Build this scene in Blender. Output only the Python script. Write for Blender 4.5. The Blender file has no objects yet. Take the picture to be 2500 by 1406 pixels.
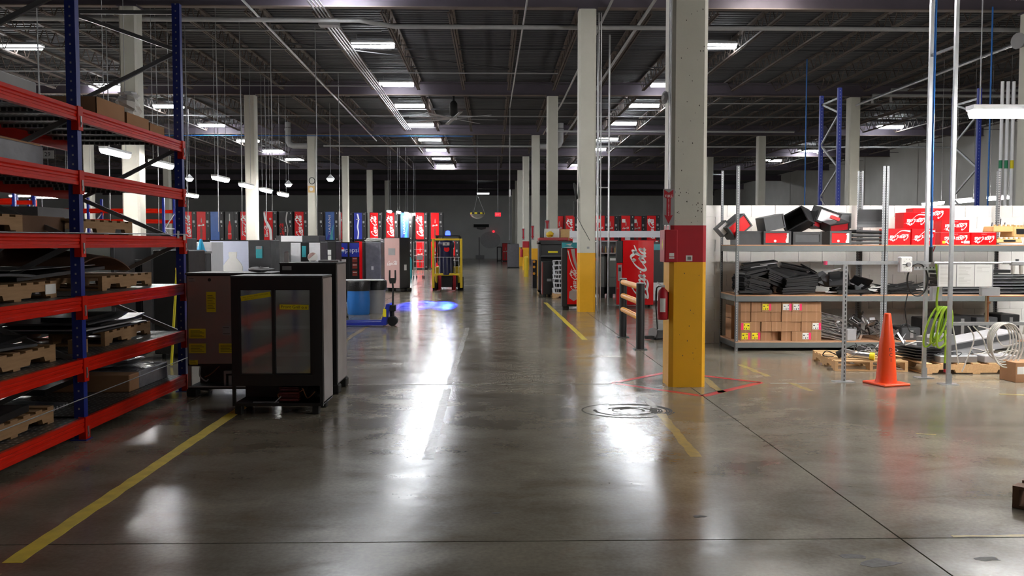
import bpy, math, random
from mathutils import Vector, Matrix, Euler
R = math.radians
sc = bpy.context.scene
col = sc.collection
random.seed(7)

# ------------------------------------------------------------------ camera, world, exposure
cam_d = bpy.data.cameras.new('camera'); cam = bpy.data.objects.new('camera', cam_d); col.objects.link(cam)
cam.location = (0, 0, 1.65)
cam.rotation_euler = (R(90 - 2.82), 0, R(-1.25))
cam_d.sensor_width = 36.0; cam_d.lens = 30.96; cam_d.clip_end = 400
sc.camera = cam
w = bpy.data.worlds.new('world'); sc.world = w; w.use_nodes = True
w.node_tree.nodes['Background'].inputs[0].default_value = (0.5, 0.55, 0.65, 1)
w.node_tree.nodes['Background'].inputs[1].default_value = 0.01
sc.view_settings.view_transform = 'Standard'; sc.view_settings.look = 'None'
sc.view_settings.gamma = 1.0; sc.view_settings.use_curve_mapping = False
sc.view_settings.exposure = 0.9
sc.cycles.use_light_tree = False; sc.cycles.max_bounces = 5; sc.cycles.diffuse_bounces = 3; sc.cycles.glossy_bounces = 3; sc.cycles.transmission_bounces = 3; sc.cycles.transparent_max_bounces = 6
L_FAR, L_NEAR, L_BACK, L_LOW, L_BENCH = 50.0, 18.0, 26.0, 95.0, 85.0   # radiance of the fixtures' lenses

# ------------------------------------------------------------------ materials
def nn(nt, typ, **kw):
    n = nt.nodes.new(typ)
    for k, v in kw.items(): setattr(n, k, v)
    return n
def pm(name, c, rough=.5, metal=0.0, var=.18, scale=6.0, bump=0.0, bscale=60.0, spec=.5, coat=0.0, alpha=1.0, stretch=None, c2=None):
    m = bpy.data.materials.new(name); m.use_nodes = True; nt = m.node_tree
    b = nt.nodes['Principled BSDF']; lk = nt.links.new
    tc = nn(nt, 'ShaderNodeTexCoord'); mp = nn(nt, 'ShaderNodeMapping'); lk(tc.outputs['Object'], mp.inputs[0])
    if stretch: mp.inputs['Scale'].default_value = stretch
    no = nn(nt, 'ShaderNodeTexNoise'); no.inputs['Scale'].default_value = scale; no.inputs['Detail'].default_value = 5
    lk(mp.outputs[0], no.inputs['Vector'])
    mx = nn(nt, 'ShaderNodeMix', data_type='RGBA'); lk(no.outputs['Fac'], mx.inputs['Factor'])
    c2 = c2 or tuple(x * (1 - var) for x in c)
    mx.inputs['A'].default_value = (*[min(1, x * (1 + var)) for x in c], 1); mx.inputs['B'].default_value = (*c2, 1)
    lk(mx.outputs['Result'], b.inputs['Base Color'])
    mr = nn(nt, 'ShaderNodeMapRange'); lk(no.outputs['Fac'], mr.inputs['Value'])
    lo, hi = max(.02, rough * .8), min(1, rough * 1.25)
    if lo < .278 < hi: lo, hi = (.28, max(hi, .3)) if rough >= .27 else (lo, .265)
    mr.inputs['To Min'].default_value = lo; mr.inputs['To Max'].default_value = hi
    lk(mr.outputs[0], b.inputs['Roughness'])
    b.inputs['Metallic'].default_value = metal; b.inputs['Specular IOR Level'].default_value = spec
    b.inputs['Coat Weight'].default_value = coat; b.inputs['Coat Roughness'].default_value = .12; b.inputs['Alpha'].default_value = alpha
    if bump:
        n2 = nn(nt, 'ShaderNodeTexNoise'); n2.inputs['Scale'].default_value = bscale; lk(mp.outputs[0], n2.inputs['Vector'])
        bp = nn(nt, 'ShaderNodeBump'); bp.inputs['Strength'].default_value = bump; bp.inputs['Distance'].default_value = .01
        lk(n2.outputs['Fac'], bp.inputs['Height']); lk(bp.outputs[0], b.inputs['Normal'])
    return m
def em(name, c, s):
    m = bpy.data.materials.new(name); m.use_nodes = True; nt = m.node_tree
    nt.nodes.remove(nt.nodes['Principled BSDF']); e = nn(nt, 'ShaderNodeEmission')
    e.inputs[0].default_value = (*c, 1); e.inputs[1].default_value = s
    nt.links.new(e.outputs[0], nt.nodes['Material Output'].inputs[0]); return m
def glass(name, c, trans=.75, rough=.06):
    m = bpy.data.materials.new(name); m.use_nodes = True; nt = m.node_tree; lk = nt.links.new
    nt.nodes.remove(nt.nodes['Principled BSDF'])
    t = nn(nt, 'ShaderNodeBsdfTransparent'); t.inputs[0].default_value = (*c, 1)
    g = nn(nt, 'ShaderNodeBsdfGlossy'); g.inputs['Roughness'].default_value = rough
    fr = nn(nt, 'ShaderNodeFresnel'); fr.inputs[0].default_value = 1.6
    d = nn(nt, 'ShaderNodeBsdfDiffuse'); d.inputs[0].default_value = (.5, .52, .5, 1)
    a = nn(nt, 'ShaderNodeMixShader'); a.inputs[0].default_value = 1 - trans; lk(t.outputs[0], a.inputs[1]); lk(d.outputs[0], a.inputs[2])
    mx = nn(nt, 'ShaderNodeMixShader'); ad = nn(nt, 'ShaderNodeMath', operation='ADD'); lk(fr.outputs[0], ad.inputs[0]); ad.inputs[1].default_value = .16
    lk(ad.outputs[0], mx.inputs[0]); lk(a.outputs[0], mx.inputs[1]); lk(g.outputs[0], mx.inputs[2])
    lk(mx.outputs[0], nt.nodes['Material Output'].inputs[0]); return m
def holes(name, c, hole, pitch, size, rough=.4, metal=.8, axes=(0, 2), see_through=False):
    """sheet metal with a regular grid of punched slots (fine pattern in object space)"""
    m = pm(name, c, rough, metal); nt = m.node_tree; lk = nt.links.new; b = nt.nodes['Principled BSDF']
    tc = nn(nt, 'ShaderNodeTexCoord'); sp = nn(nt, 'ShaderNodeSeparateXYZ'); lk(tc.outputs['Object'], sp.inputs[0])
    def cell(ax, p, s):
        dv = nn(nt, 'ShaderNodeMath', operation='DIVIDE'); lk(sp.outputs[ax], dv.inputs[0]); dv.inputs[1].default_value = p
        fr = nn(nt, 'ShaderNodeMath', operation='FRACT'); lk(dv.outputs[0], fr.inputs[0])
        su = nn(nt, 'ShaderNodeMath', operation='SUBTRACT'); lk(fr.outputs[0], su.inputs[0]); su.inputs[1].default_value = .5
        ab = nn(nt, 'ShaderNodeMath', operation='ABSOLUTE'); lk(su.outputs[0], ab.inputs[0])
        le = nn(nt, 'ShaderNodeMath', operation='LESS_THAN'); lk(ab.outputs[0], le.inputs[0]); le.inputs[1].default_value = s / p / 2
        return le
    A = cell(axes[0], pitch[0], size[0]); B = cell(axes[1], pitch[1], size[1])
    mu = nn(nt, 'ShaderNodeMath', operation='MULTIPLY'); lk(A.outputs[0], mu.inputs[0]); lk(B.outputs[0], mu.inputs[1])
    old = b.inputs['Base Color'].links[0].from_socket
    mx = nn(nt, 'ShaderNodeMix', data_type='RGBA'); lk(mu.outputs[0], mx.inputs['Factor']); lk(old, mx.inputs['A']); mx.inputs['B'].default_value = (*hole, 1)
    lk(mx.outputs['Result'], b.inputs['Base Color'])
    me = nn(nt, 'ShaderNodeMath', operation='SUBTRACT'); me.inputs[0].default_value = 1; lk(mu.outputs[0], me.inputs[1])
    mm = nn(nt, 'ShaderNodeMath', operation='MULTIPLY'); lk(me.outputs[0], mm.inputs[0]); mm.inputs[1].default_value = metal; lk(mm.outputs[0], b.inputs['Metallic'])
    if see_through: lk(me.outputs[0], b.inputs['Alpha'])
    return m

def concrete_floor():
    m = bpy.data.materials.new('polished_concrete'); m.use_nodes = True; nt = m.node_tree; lk = nt.links.new
    b = nt.nodes['Principled BSDF']; g = nn(nt, 'ShaderNodeNewGeometry')
    def noise(s, d=6, sx=1.0, sy=1.0, rough=.55, dist=0.0):
        mp = nn(nt, 'ShaderNodeMapping'); mp.inputs['Scale'].default_value = (sx, sy, 1); lk(g.outputs['Position'], mp.inputs[0])
        n = nn(nt, 'ShaderNodeTexNoise'); n.inputs['Scale'].default_value = s; n.inputs['Detail'].default_value = d
        n.inputs['Roughness'].default_value = rough; n.inputs['Distortion'].default_value = dist; lk(mp.outputs[0], n.inputs['Vector']); return n
    def ramp(src, stops):
        r = nn(nt, 'ShaderNodeValToRGB'); e = r.color_ramp.elements
        e[0].position, e[0].color = stops[0][0], (*stops[0][1], 1); e[1].position, e[1].color = stops[1][0], (*stops[1][1], 1)
        for p, c in stops[2:]: x = e.new(p); x.color = (*c, 1)
        lk(src, r.inputs[0]); return r
    big = noise(.55, 5, 1, .8, .55, .6); mid = noise(1.7, 8, .8, 1.2, .62, .3); fine = noise(38, 6)
    r1 = ramp(big.outputs['Fac'], [(.30, (.135, .117, .088)), (.70, (.24, .215, .17)), (.5, (.19, .17, .135))])
    r2 = ramp(mid.outputs['Fac'], [(.25, (.62, .57, .49)), (.78, (1.28, 1.27, 1.22)), (.5, (.97, .97, .97))])
    mu = nn(nt, 'ShaderNodeMix', data_type='RGBA', blend_type='MULTIPLY'); mu.inputs['Factor'].default_value = 1
    lk(r1.outputs[0], mu.inputs['A']); lk(r2.outputs[0], mu.inputs['B'])
    r3 = ramp(fine.outputs['Fac'], [(.25, (.82, .82, .82)), (.75, (1.12, 1.12, 1.12))])
    mu2 = nn(nt, 'ShaderNodeMix', data_type='RGBA', blend_type='MULTIPLY'); mu2.inputs['Factor'].default_value = 1
    lk(mu.outputs['Result'], mu2.inputs['A']); lk(r3.outputs[0], mu2.inputs['B'])
    # scuffs and rusty blotches
    st = noise(1.1, 7, 1, 1, .65, 1.5); rs = ramp(st.outputs['Fac'], [(.60, (0, 0, 0)), (.72, (1, 1, 1))])
    mx = nn(nt, 'ShaderNodeMix', data_type='RGBA'); mm = nn(nt, 'ShaderNodeMath', operation='MULTIPLY'); lk(rs.outputs[0], mm.inputs[0]); mm.inputs[1].default_value = .28
    lk(mm.outputs[0], mx.inputs['Factor']); lk(mu2.outputs['Result'], mx.inputs['A']); mx.inputs['B'].default_value = (.21, .125, .085, 1)
    lk(mx.outputs['Result'], b.inputs['Base Color'])
    rr = nn(nt, 'ShaderNodeMapRange'); lk(mid.outputs['Fac'], rr.inputs['Value']); rr.inputs['From Min'].default_value = .3; rr.inputs['From Max'].default_value = .7
    rr.inputs['To Min'].default_value = .135; rr.inputs['To Max'].default_value = .25
    lk(rr.outputs[0], b.inputs['Roughness']); b.inputs['Specular IOR Level'].default_value = .5
    bn = noise(9, 5, 1, 1); bp = nn(nt, 'ShaderNodeBump'); bp.inputs['Strength'].default_value = .11; bp.inputs['Distance'].default_value = .01
    lk(bn.outputs['Fac'], bp.inputs['Height']); lk(bp.outputs[0], b.inputs['Normal'])
    return m

M = {
 'floor': concrete_floor(),
 'joint': pm('joint_filler', (.03, .028, .025), .8),
 'deck': pm('painted_steel_deck', (.065, .067, .072), .65, .1, scale=.5),
 'joist': pm('joist_steel', (.11, .075, .055), .65, .2, scale=3, c2=(.06, .055, .055)),
 'girder': pm('girder_steel', (.085, .07, .09), .6, .2, scale=2),
 'flange': pm('girder_flange', (.15, .115, .10), .65, .1, scale=2),
 'dark_pipe': pm('dark_pipe', (.05, .05, .055), .5, .2),
 'white_pipe': pm('white_pipe', (.36, .36, .36), .5),
 'conduit': pm('galvanised_conduit', (.55, .56, .58), .32, .85),
 'wallgrey': pm('grey_wall_paint', (.82, .83, .82), .75, scale=.6, var=.1),
 'wallcon': pm('concrete_wall_panel', (.60, .59, .56), .8, scale=.7, var=.12),
 'block': pm('white_block_paint', (.80, .79, .76), .55, var=.05, bump=.15, bscale=90),
 'column': pm('column_paint', (.60, .59, .52), .55, var=.08, scale=3, bump=.08, bscale=40),
 'colyellow': pm('column_yellow', (.83, .42, .008), .42, var=.06, scale=4),
 'colred': pm('column_red', (.42, .008, .02), .42, var=.06),
 'pit': pm('chipped_paint', (.10, .09, .07), .9),
 'tape_y': pm('yellow_tape', (.72, .55, .03), .45, var=.25, scale=9, c2=(.42, .33, .05)),
 'tape_worn': pm('worn_yellow_paint', (.34, .25, .075), .22, var=.3, scale=14, c2=(.19, .165, .12)),
 'tape_clear': pm('old_clear_tape', (.22, .21, .18), .26, var=.3, scale=22, bump=.35, bscale=25),
 'tape_r': pm('red_paint_line', (.50, .055, .06), .25, var=.2, scale=6),
 'tape_k': pm('tape_edge', (.02, .02, .02), .5),
 'smear': pm('dark_rubber_smear', (.075, .072, .068), .55, var=.4, scale=30, spec=.15),
 'housing': pm('fixture_white', (.70, .71, .72), .4),
 'steel': pm('bright_steel', (.62, .63, .65), .28, .95, stretch=(1, 1, 8)),
 'galv': pm('galvanised', (.38, .39, .40), .42, .8, scale=14),
 'strut': holes('slotted_strut', (.50, .51, .52), (.03, .03, .03), (.041, .05), (.013, .03), .36, .8, (0, 2)),
 'blue': pm('rack_blue', (.015, .03, .24), .30, var=.12, coat=.3),
 'beam': pm('rack_orange_red', (.58, .014, .004), .36, var=.10, spec=.14),
 'brace': pm('brace_grey', (.22, .22, .225), .38, .6),
 'deckpl': holes('perforated_plank', (.055, .055, .055), (.30, .30, .30), (.055, .085), (.016, .036), .4, .35, (0, 1)),
 'wood': pm('pallet_wood', (.34, .20, .095), .75, var=.22, scale=5, stretch=(1, 8, 8), c2=(.21, .12, .055)),
 'woodnew': pm('new_pallet_wood', (.66, .43, .22), .7, var=.18, scale=5, stretch=(8, 1, 8), c2=(.48, .28, .13)),
 'card': pm('cardboard', (.36, .19, .095), .8, var=.08, scale=4),
 'carddk': pm('dark_cardboard', (.16, .085, .05), .85, var=.15),
 'black': pm('black_paint', (.010, .010, .011), .38, var=.2),
 'blackp': pm('black_plastic', (.013, .013, .0145), .42, var=.25),
 'greyp': pm('charcoal_plastic', (.048, .050, .054), .46, var=.2),
 'greyl': pm('grey_plastic', (.30, .30, .31), .5, var=.12),
 'white': pm('white_enamel', (.82, .83, .87), .35, var=.05),
 'paper': pm('paper', (.78, .78, .76), .7, var=.05),
 'stain': pm('stainless_back', (.33, .28, .26), .34, .55, var=.1, scale=2),
 'stside': pm('cooler_side_steel', (.30, .28, .28), .4, .5, var=.2, scale=3),
 'glass': glass('cooler_glass', (.80, .86, .80), .66),
 'inside': pm('cooler_liner', (.55, .60, .53), .5, var=.1),
 'yel': pm('yellow_label', (.80, .68, .01), .5, var=.06),
 'pink': pm('pink_label', (.90, .03, .16), .5, var=.04),
 'ink': pm('ink', (.02, .02, .02), .6),
 'red': pm('sign_red', (.70, .002, .006), .32, var=.05, spec=.35),
 'reddk': pm('machine_red', (.36, .006, .014), .35, var=.08),
 'sign': pm('sign_white', (.85, .85, .85), .4, var=.03),
 'signg': pm('sign_grey', (.45, .43, .42), .4, var=.1),
 'bluep': pm('sign_blue', (.02, .035, .33), .32, var=.1),
 'bluel': pm('sign_mid_blue', (.03, .12, .42), .32, var=.25, scale=2),
 'teal': pm('sign_teal', (.05, .36, .42), .35, var=.15),
 'cyan': pm('cyan_plastic', (.02, .42, .72), .4, var=.08),
 'brown': pm('cola_brown', (.20, .03, .02), .35),
 'pinkm': pm('pink_steel_front', (.62, .40, .38), .35, .2, var=.06),
 'bin': pm('blue_drum', (.02, .16, .52), .4, var=.15),
 'bag': pm('black_bin_bag', (.02, .02, .022), .3, var=.3, bump=.9, bscale=22),
 'wrap': pm('stretch_wrap', (.20, .20, .225), .18, var=.3, scale=7, bump=.6, bscale=14),
 'orange': pm('cone_orange', (.90, .075, .010), .42, var=.1, scale=4),
 'railyel': pm('guard_rail_yellow', (.85, .36, .03), .35, var=.06),
 'liftyel': pm('forklift_yellow', (.74, .52, .02), .35, var=.1),
 'tyre': pm('rubber', (.012, .012, .012), .7),
 'green': pm('green_hose', (.32, .52, .03), .35, var=.2),
 'hose': pm('grey_hose', (.55, .53, .49), .4, var=.08),
 'bhose': pm('blue_hose', (.01, .12, .42), .35, var=.08),
 'copper': pm('copper_pipe', (.50, .22, .11), .3, .9),
 'brass': pm('old_pipe', (.30, .23, .15), .4, .7),
 'tan': pm('tan_casting', (.62, .40, .16), .6, var=.2),
 'shelfgrey': pm('shelf_grey_paint', (.135, .15, .15), .42, .2, var=.08),
 'postgrey': holes('shelf_post', (.17, .18, .19), (.5, .5, .5), (.038, .038), (.009, .018), .38, .4, (0, 2)),
 'board': pm('particle_board', (.42, .23, .13), .8, var=.15, scale=30),
 'lavender': pm('pale_lavender_front', (.60, .64, .80), .4, var=.05),
 'wrapdk': pm('dark_wrapped_load', (.085, .085, .10), .25, var=.3, scale=7, bump=.6, bscale=14),
 'navy': pm('dark_navy', (.008, .010, .05), .35),
 'dust': pm('joint_dust', (.34, .33, .30), .7),
 'exit': em('exit_red', (1, .03, .05), .7),
 'bluelamp': em('blue_lamp', (.02, .04, 1.0), 6),
 'lensfar': em('lens_far', (.93, .96, 1.0), L_FAR), 'lensnear': em('lens_near', (.95, .97, 1.0), L_NEAR), 'lensback': em('lens_back', (1.0, .95, .86), L_BACK),
 'lenslow': em('lens_low', (1.0, .97, .93), L_LOW), 'lensbench': em('lens_bench', (1.0, .98, .95), L_BENCH),
}

# ------------------------------------------------------------------ mesh builder
class MB:
    def __init__(s): s.v = []; s.f = []; s.m = []; s.sm = []
    def add(s, vs, fs, mi=0, smooth=False):
        o = len(s.v); s.v += [tuple(p) for p in vs]
        for f in fs: s.f.append(tuple(i + o for i in f)); s.m.append(mi); s.sm.append(smooth)
        return s
    def box(s, x0, y0, z0, x1, y1, z1, mi=0):
        vs = [(x0, y0, z0), (x1, y0, z0), (x1, y1, z0), (x0, y1, z0), (x0, y0, z1), (x1, y0, z1), (x1, y1, z1), (x0, y1, z1)]
        return s.add(vs, [(0, 3, 2, 1), (4, 5, 6, 7), (0, 1, 5, 4), (1, 2, 6, 5), (2, 3, 7, 6), (3, 0, 4, 7)], mi)
    def rbox(s, c, size, e=(0, 0, 0), mi=0, top=(1, 1)):
        rm = Euler(e).to_matrix(); c = Vector(c); hx, hy, hz = [q / 2 for q in size]; tx, ty = top
        vs = [(-hx, -hy, -hz), (hx, -hy, -hz), (hx, hy, -hz), (-hx, hy, -hz), (-hx * tx, -hy * ty, hz), (hx * tx, -hy * ty, hz), (hx * tx, hy * ty, hz), (-hx * tx, hy * ty, hz)]
        return s.add([c + rm @ Vector(v) for v in vs], [(0, 3, 2, 1), (4, 5, 6, 7), (0, 1, 5, 4), (1, 2, 6, 5), (2, 3, 7, 6), (3, 0, 4, 7)], mi)
    def bar(s, p, q, a, b, mi=0, up=(0, 0, 1)):
        p, q = Vector(p), Vector(q); d = (q - p).normalized(); u = Vector(up)
        if abs(d.dot(u)) > .98: u = Vector((0, 1, 0))
        x = d.cross(u).normalized(); y = x.cross(d)
        vs = [e + x * (i * a / 2) + y * (j * b / 2) for e in (p, q) for i, j in ((-1, -1), (1, -1), (1, 1), (-1, 1))]
        return s.add(vs, [(0, 1, 2, 3), (7, 6, 5, 4), (0, 4, 5, 1), (1, 5, 6, 2), (2, 6, 7, 3), (3, 7, 4, 0)], mi)
    def cyl(s, p, q, r, r2=None, n=10, mi=0, caps=True, smooth=True):
        p, q = Vector(p), Vector(q); d = (q - p).normalized(); r2 = r if r2 is None else r2
        u = Vector((0, 0, 1)) if abs(d.z) < .9 else Vector((1, 0, 0)); x = d.cross(u).normalized(); y = d.cross(x)
        a = [x * math.cos(2 * math.pi * i / n) + y * math.sin(2 * math.pi * i / n) for i in range(n)]
        s.add([p + k * r for k in a] + [q + k * r2 for k in a], [(i, (i + 1) % n, n + (i + 1) % n, n + i) for i in range(n)], mi, smooth)
        if caps:
            s.add([p + k * r for k in a], [tuple(range(n))[::-1]], mi); s.add([q + k * r2 for k in a], [tuple(range(n))], mi)
        return s
    def tube(s, pts, r, n=6, mi=0, smoothpts=0):
        P = [Vector(p) for p in pts]
        if smoothpts: P = spline(P, smoothpts)
        rings = []; x = None
        for i, p in enumerate(P):
            d = (P[min(i + 1, len(P) - 1)] - P[max(i - 1, 0)])
            d = d.normalized() if d.length > 1e-9 else Vector((0, 0, 1))
            if x is None:
                u = Vector((0, 0, 1)) if abs(d.z) < .9 else Vector((1, 0, 0)); x = d.cross(u).normalized()
            else:
                x = (x - d * x.dot(d)); x = x.normalized() if x.length > 1e-6 else d.orthogonal().normalized()
            y = d.cross(x); rings.append([p + (x * math.cos(2 * math.pi * k / n) + y * math.sin(2 * math.pi * k / n)) * r for k in range(n)])
        vs = [q for g in rings for q in g]; fs = []
        for i in range(len(P) - 1):
            for k in range(n): fs.append((i * n + k, i * n + (k + 1) % n, (i + 1) * n + (k + 1) % n, (i + 1) * n + k))
        s.add(vs, fs, mi, True); e = (len(P) - 1) * n
        s.add(rings[0], [tuple(range(n))[::-1]], mi); s.add(rings[-1], [tuple(range(n))], mi); return s
    def lathe(s, prof, n=16, c=(0, 0, 0), mi=0, smooth=True):
        vs = [(c[0] + r * math.cos(2 * math.pi * k / n), c[1] + r * math.sin(2 * math.pi * k / n), c[2] + z) for r, z in prof for k in range(n)]
        fs = [(i * n + k, i * n + (k + 1) % n, (i + 1) * n + (k + 1) % n, (i + 1) * n + k) for i in range(len(prof) - 1) for k in range(n)]
        s.add(vs, fs, mi, smooth)
        if prof[0][0] > 1e-4: s.add(vs[:n], [tuple(range(n))[::-1]], mi)
        if prof[-1][0] > 1e-4: s.add(vs[-n:], [tuple(range(n))], mi)
        return s
    def ext(s, poly, ax, a, b, mi=0):
        """extrude a 2-d outline along axis ax ('x': outline is (y,z); 'y': (x,z); 'z': (x,y))"""
        g = {'x': lambda p, t: (t, p[0], p[1]), 'y': lambda p, t: (p[0], t, p[1]), 'z': lambda p, t: (p[0], p[1], t)}[ax]
        n = len(poly); vs = [g(p, a) for p in poly] + [g(p, b) for p in poly]
        fs = [tuple(range(n)), tuple(range(n, 2 * n))[::-1]] + [(i, n + i, n + (i + 1) % n, (i + 1) % n) for i in range(n)]
        return s.add(vs, fs, mi)
    def build(s, name, mats, parent=None, loc=(0, 0, 0), rot=(0, 0, 0), bevel=0.0, seg=1):
        me = bpy.data.meshes.new(name); me.from_pydata(s.v, [], s.f)
        mats = mats if isinstance(mats, (list, tuple)) else [mats]
        for k in mats: me.materials.append(M[k] if isinstance(k, str) else k)
        me.polygons.foreach_set('material_index', s.m); me.polygons.foreach_set('use_smooth', s.sm); me.update()
        o = bpy.data.objects.new(name, me); col.objects.link(o); o.location = loc; o.rotation_euler = rot
        if parent: o.parent = parent
        if bevel:
            bv = o.modifiers.new('bevel', 'BEVEL'); bv.width = bevel; bv.segments = seg; bv.limit_method = 'ANGLE'
        return o
def spline(P, k):
    out = []; P = [Vector(p) for p in P]
    for i in range(len(P) - 1):
        a, b, c, d = P[max(i - 1, 0)], P[i], P[i + 1], P[min(i + 2, len(P) - 1)]
        for j in range(k):
            t = j / k; out.append(.5 * ((2 * b) + (c - a) * t + (2 * a - 5 * b + 4 * c - d) * t * t + (3 * b - 3 * c + d - a) * t ** 3))
    return out + [P[-1]]
def tag(o, label=None, cat=None, group=None, kind=None):
    for k, v in (('label', label), ('category', cat), ('group', group), ('kind', kind)):
        if v: o[k] = v
    return o
def thing(name, label, cat, loc=(0, 0, 0), rz=0.0, group=None):
    o = bpy.data.objects.new(name, None); col.objects.link(o); o.location = loc; o.rotation_euler = (0, 0, rz)
    o.empty_display_size = .1; return tag(o, label, cat, group)
KIDS = {}
def dup(root, loc=None, rz=None, label=None, group=None, rot=None):
    r = root.copy(); col.objects.link(r)
    if loc is not None: r.location = loc
    if rz is not None: r.rotation_euler = (0, 0, rz)
    if rot is not None: r.rotation_euler = rot
    tag(r, label, None, group)
    for ch in root.children:
        c = ch.copy(); col.objects.link(c); c.parent = r
        for g in ch.children:
            d = g.copy(); col.objects.link(d); d.parent = c
    return r
def inst(o, name, parent=None, loc=None, rot=None):
    c = bpy.data.objects.new(name, o.data); col.objects.link(c)
    if parent: c.parent = parent
    if loc is not None: c.location = loc
    if rot is not None: c.rotation_euler = rot
    return c
TXT = {}
def text(s, size, mat, parent, loc, rot=(R(90), 0, 0), name='lettering', width=None, align='CENTER'):
    key = (s, mat, align)
    if key not in TXT:
        cu = bpy.data.curves.new('lettering', 'FONT'); cu.body = s; cu.size = 1; cu.align_x = align; cu.align_y = 'CENTER'; cu.resolution_u = 2
        t = bpy.data.objects.new('tmp', cu); col.objects.link(t)
        bpy.context.view_layer.update()
        me = bpy.data.meshes.new_from_object(t.evaluated_get(bpy.context.evaluated_depsgraph_get()))
        bpy.data.objects.remove(t); me.name = 'lettering'; me.materials.clear(); me.materials.append(M[mat]); TXT[key] = me
    me = TXT[key]; o = bpy.data.objects.new(name, me); col.objects.link(o); o.parent = parent; o.location = loc; o.rotation_euler = rot
    sx = 1
    if width:
        xs = [v.co.x for v in me.vertices]; sx = width / ((max(xs) - min(xs)) * size)
    o.scale = (size * sx, size, size); return o
ORD = ['first', 'second', 'third', 'fourth', 'fifth', 'sixth', 'seventh', 'eighth', 'ninth', 'tenth', 'eleventh', 'twelfth', 'thirteenth', 'fourteenth', 'fifteenth', 'sixteenth', 'seventeenth', 'eighteenth', 'nineteenth', 'twentieth']

# flowing script lettering for the red soft-drink signs: ribbon strokes of varying width
def script_mesh():
    if 'script' in TXT: return TXT['script']
    S = []
    def st(pts, x0=0.0, k=5): S.append([(x0 + x, y) for x, y in pts])
    C = [(1.62, 1.55), (1.60, 1.95), (1.28, 2.12), (.78, 1.72), (.36, .98), (.26, .32), (.55, -.12), (1.0, .02), (1.42, .48)]
    o = [(.52, .95), (.18, .72), (.10, .28), (.36, .0), (.70, .26), (.74, .70), (.48, .97), (.62, .78), (1.0, .80)]
    c = [(.72, .76), (.58, .97), (.26, .80), (.10, .34), (.34, .0), (.66, .14), (.92, .42)]
    a = [(.74, .80), (.50, .98), (.20, .72), (.12, .22), (.36, .02), (.66, .45), (.80, .92)]
    a2 = [(.80, .95), (.72, .40), (.86, .02), (1.12, .26)]
    l = [(.05, .35), (.50, 1.25), (.74, 1.95), (.56, 2.18), (.36, 1.55), (.26, .55), (.44, .0), (.74, .24)]
    st(C); st(o, 1.55); st(c, 2.45); st(a, 3.25); st(a2, 3.25)
    st([(4.42, .72), (4.72, .80)])
    st(C, 4.75); st(o, 6.30); st(l, 7.15); st(a, 7.85); st(a2, 7.85)
    st([(.62, -.10), (.40, -.42), (1.0, -.52), (1.9, -.36), (2.9, -.50), (3.6, -.30)])
    st([(6.35, 1.60), (6.20, 2.25), (6.75, 2.45), (7.35, 1.95), (8.1, 1.62), (8.9, 1.95)])
    mb = MB()
    for s in S:
        P = spline([Vector((x + y * .30, y, 0)) for x, y in s], 5); n = len(P); L, Rr = [], []
        for i, p in enumerate(P):
            d = (P[min(i + 1, n - 1)] - P[max(i - 1, 0)]).normalized(); nb = Vector((math.cos(.55), math.sin(.55), 0))
            wd = .075 + .185 * abs(d.x * nb.y - d.y * nb.x); wd *= min(1, .45 + 6 * min(i, n - 1 - i) / n)
            q = Vector((-d.y, d.x, 0)) * wd; L.append(p + q); Rr.append(p - q)
        mb.add(L + Rr, [(n + i, n + i + 1, i + 1, i) for i in range(n - 1)])
    xs = [v[0] for v in mb.v]; x0, x1 = min(xs), max(xs); k = 1 / (x1 - x0)
    me = bpy.data.meshes.new('script_lettering'); me.from_pydata([((x - (x0 + x1) / 2) * k, (y - .9) * k, z) for x, y, z in mb.v], [], mb.f); me.update()
    TXT['script'] = me; return me
def script(parent, width, loc, rot, mat='sign', name='script_lettering'):
    key = 'script_' + mat
    if key not in TXT:
        me = script_mesh().copy(); me.materials.append(M[mat]); TXT[key] = me
    o = bpy.data.objects.new(name, TXT[key]); col.objects.link(o); o.parent = parent; o.location = loc; o.rotation_euler = rot; o.scale = (width,) * 3; return o

# ================================================================== the hall
XW, XE, YS, YN, ZC = -45.0, 26.0, -12.0, 104.5, 7.97
ROWS = [-1.2, 10.3, 21.7, 34.2, 46.3, 57.3, 67.8, 79.0, 91.0]
# floor: slabs between saw-cut joints
fl = tag(MB().box(XW, YS, -.3, XE, YN, -.012).build('floor', 'joint'), 'polished grey brown concrete warehouse floor', None, None, 'structure')
xs = [XW, -32.2, -20.9, -14.9, -9.2, -3.18, 2.29, 8.1, 13.9, 19.9, XE]
ys = [YS, -6.2, -.7, 4.83, 10.33, 16, 21.7, 28, 34.2, 40.2, 46.3, 51.8, 57.3, 67.8, 79, 91, YN]
for i in range(len(xs) - 1):
    for j in range(len(ys) - 1):
        g = .0055
        MB().box(xs[i] + g, ys[j] + g, -.012, xs[i + 1] - g, ys[j + 1] - g, 0).build('floor_slab', 'floor', fl)
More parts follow.
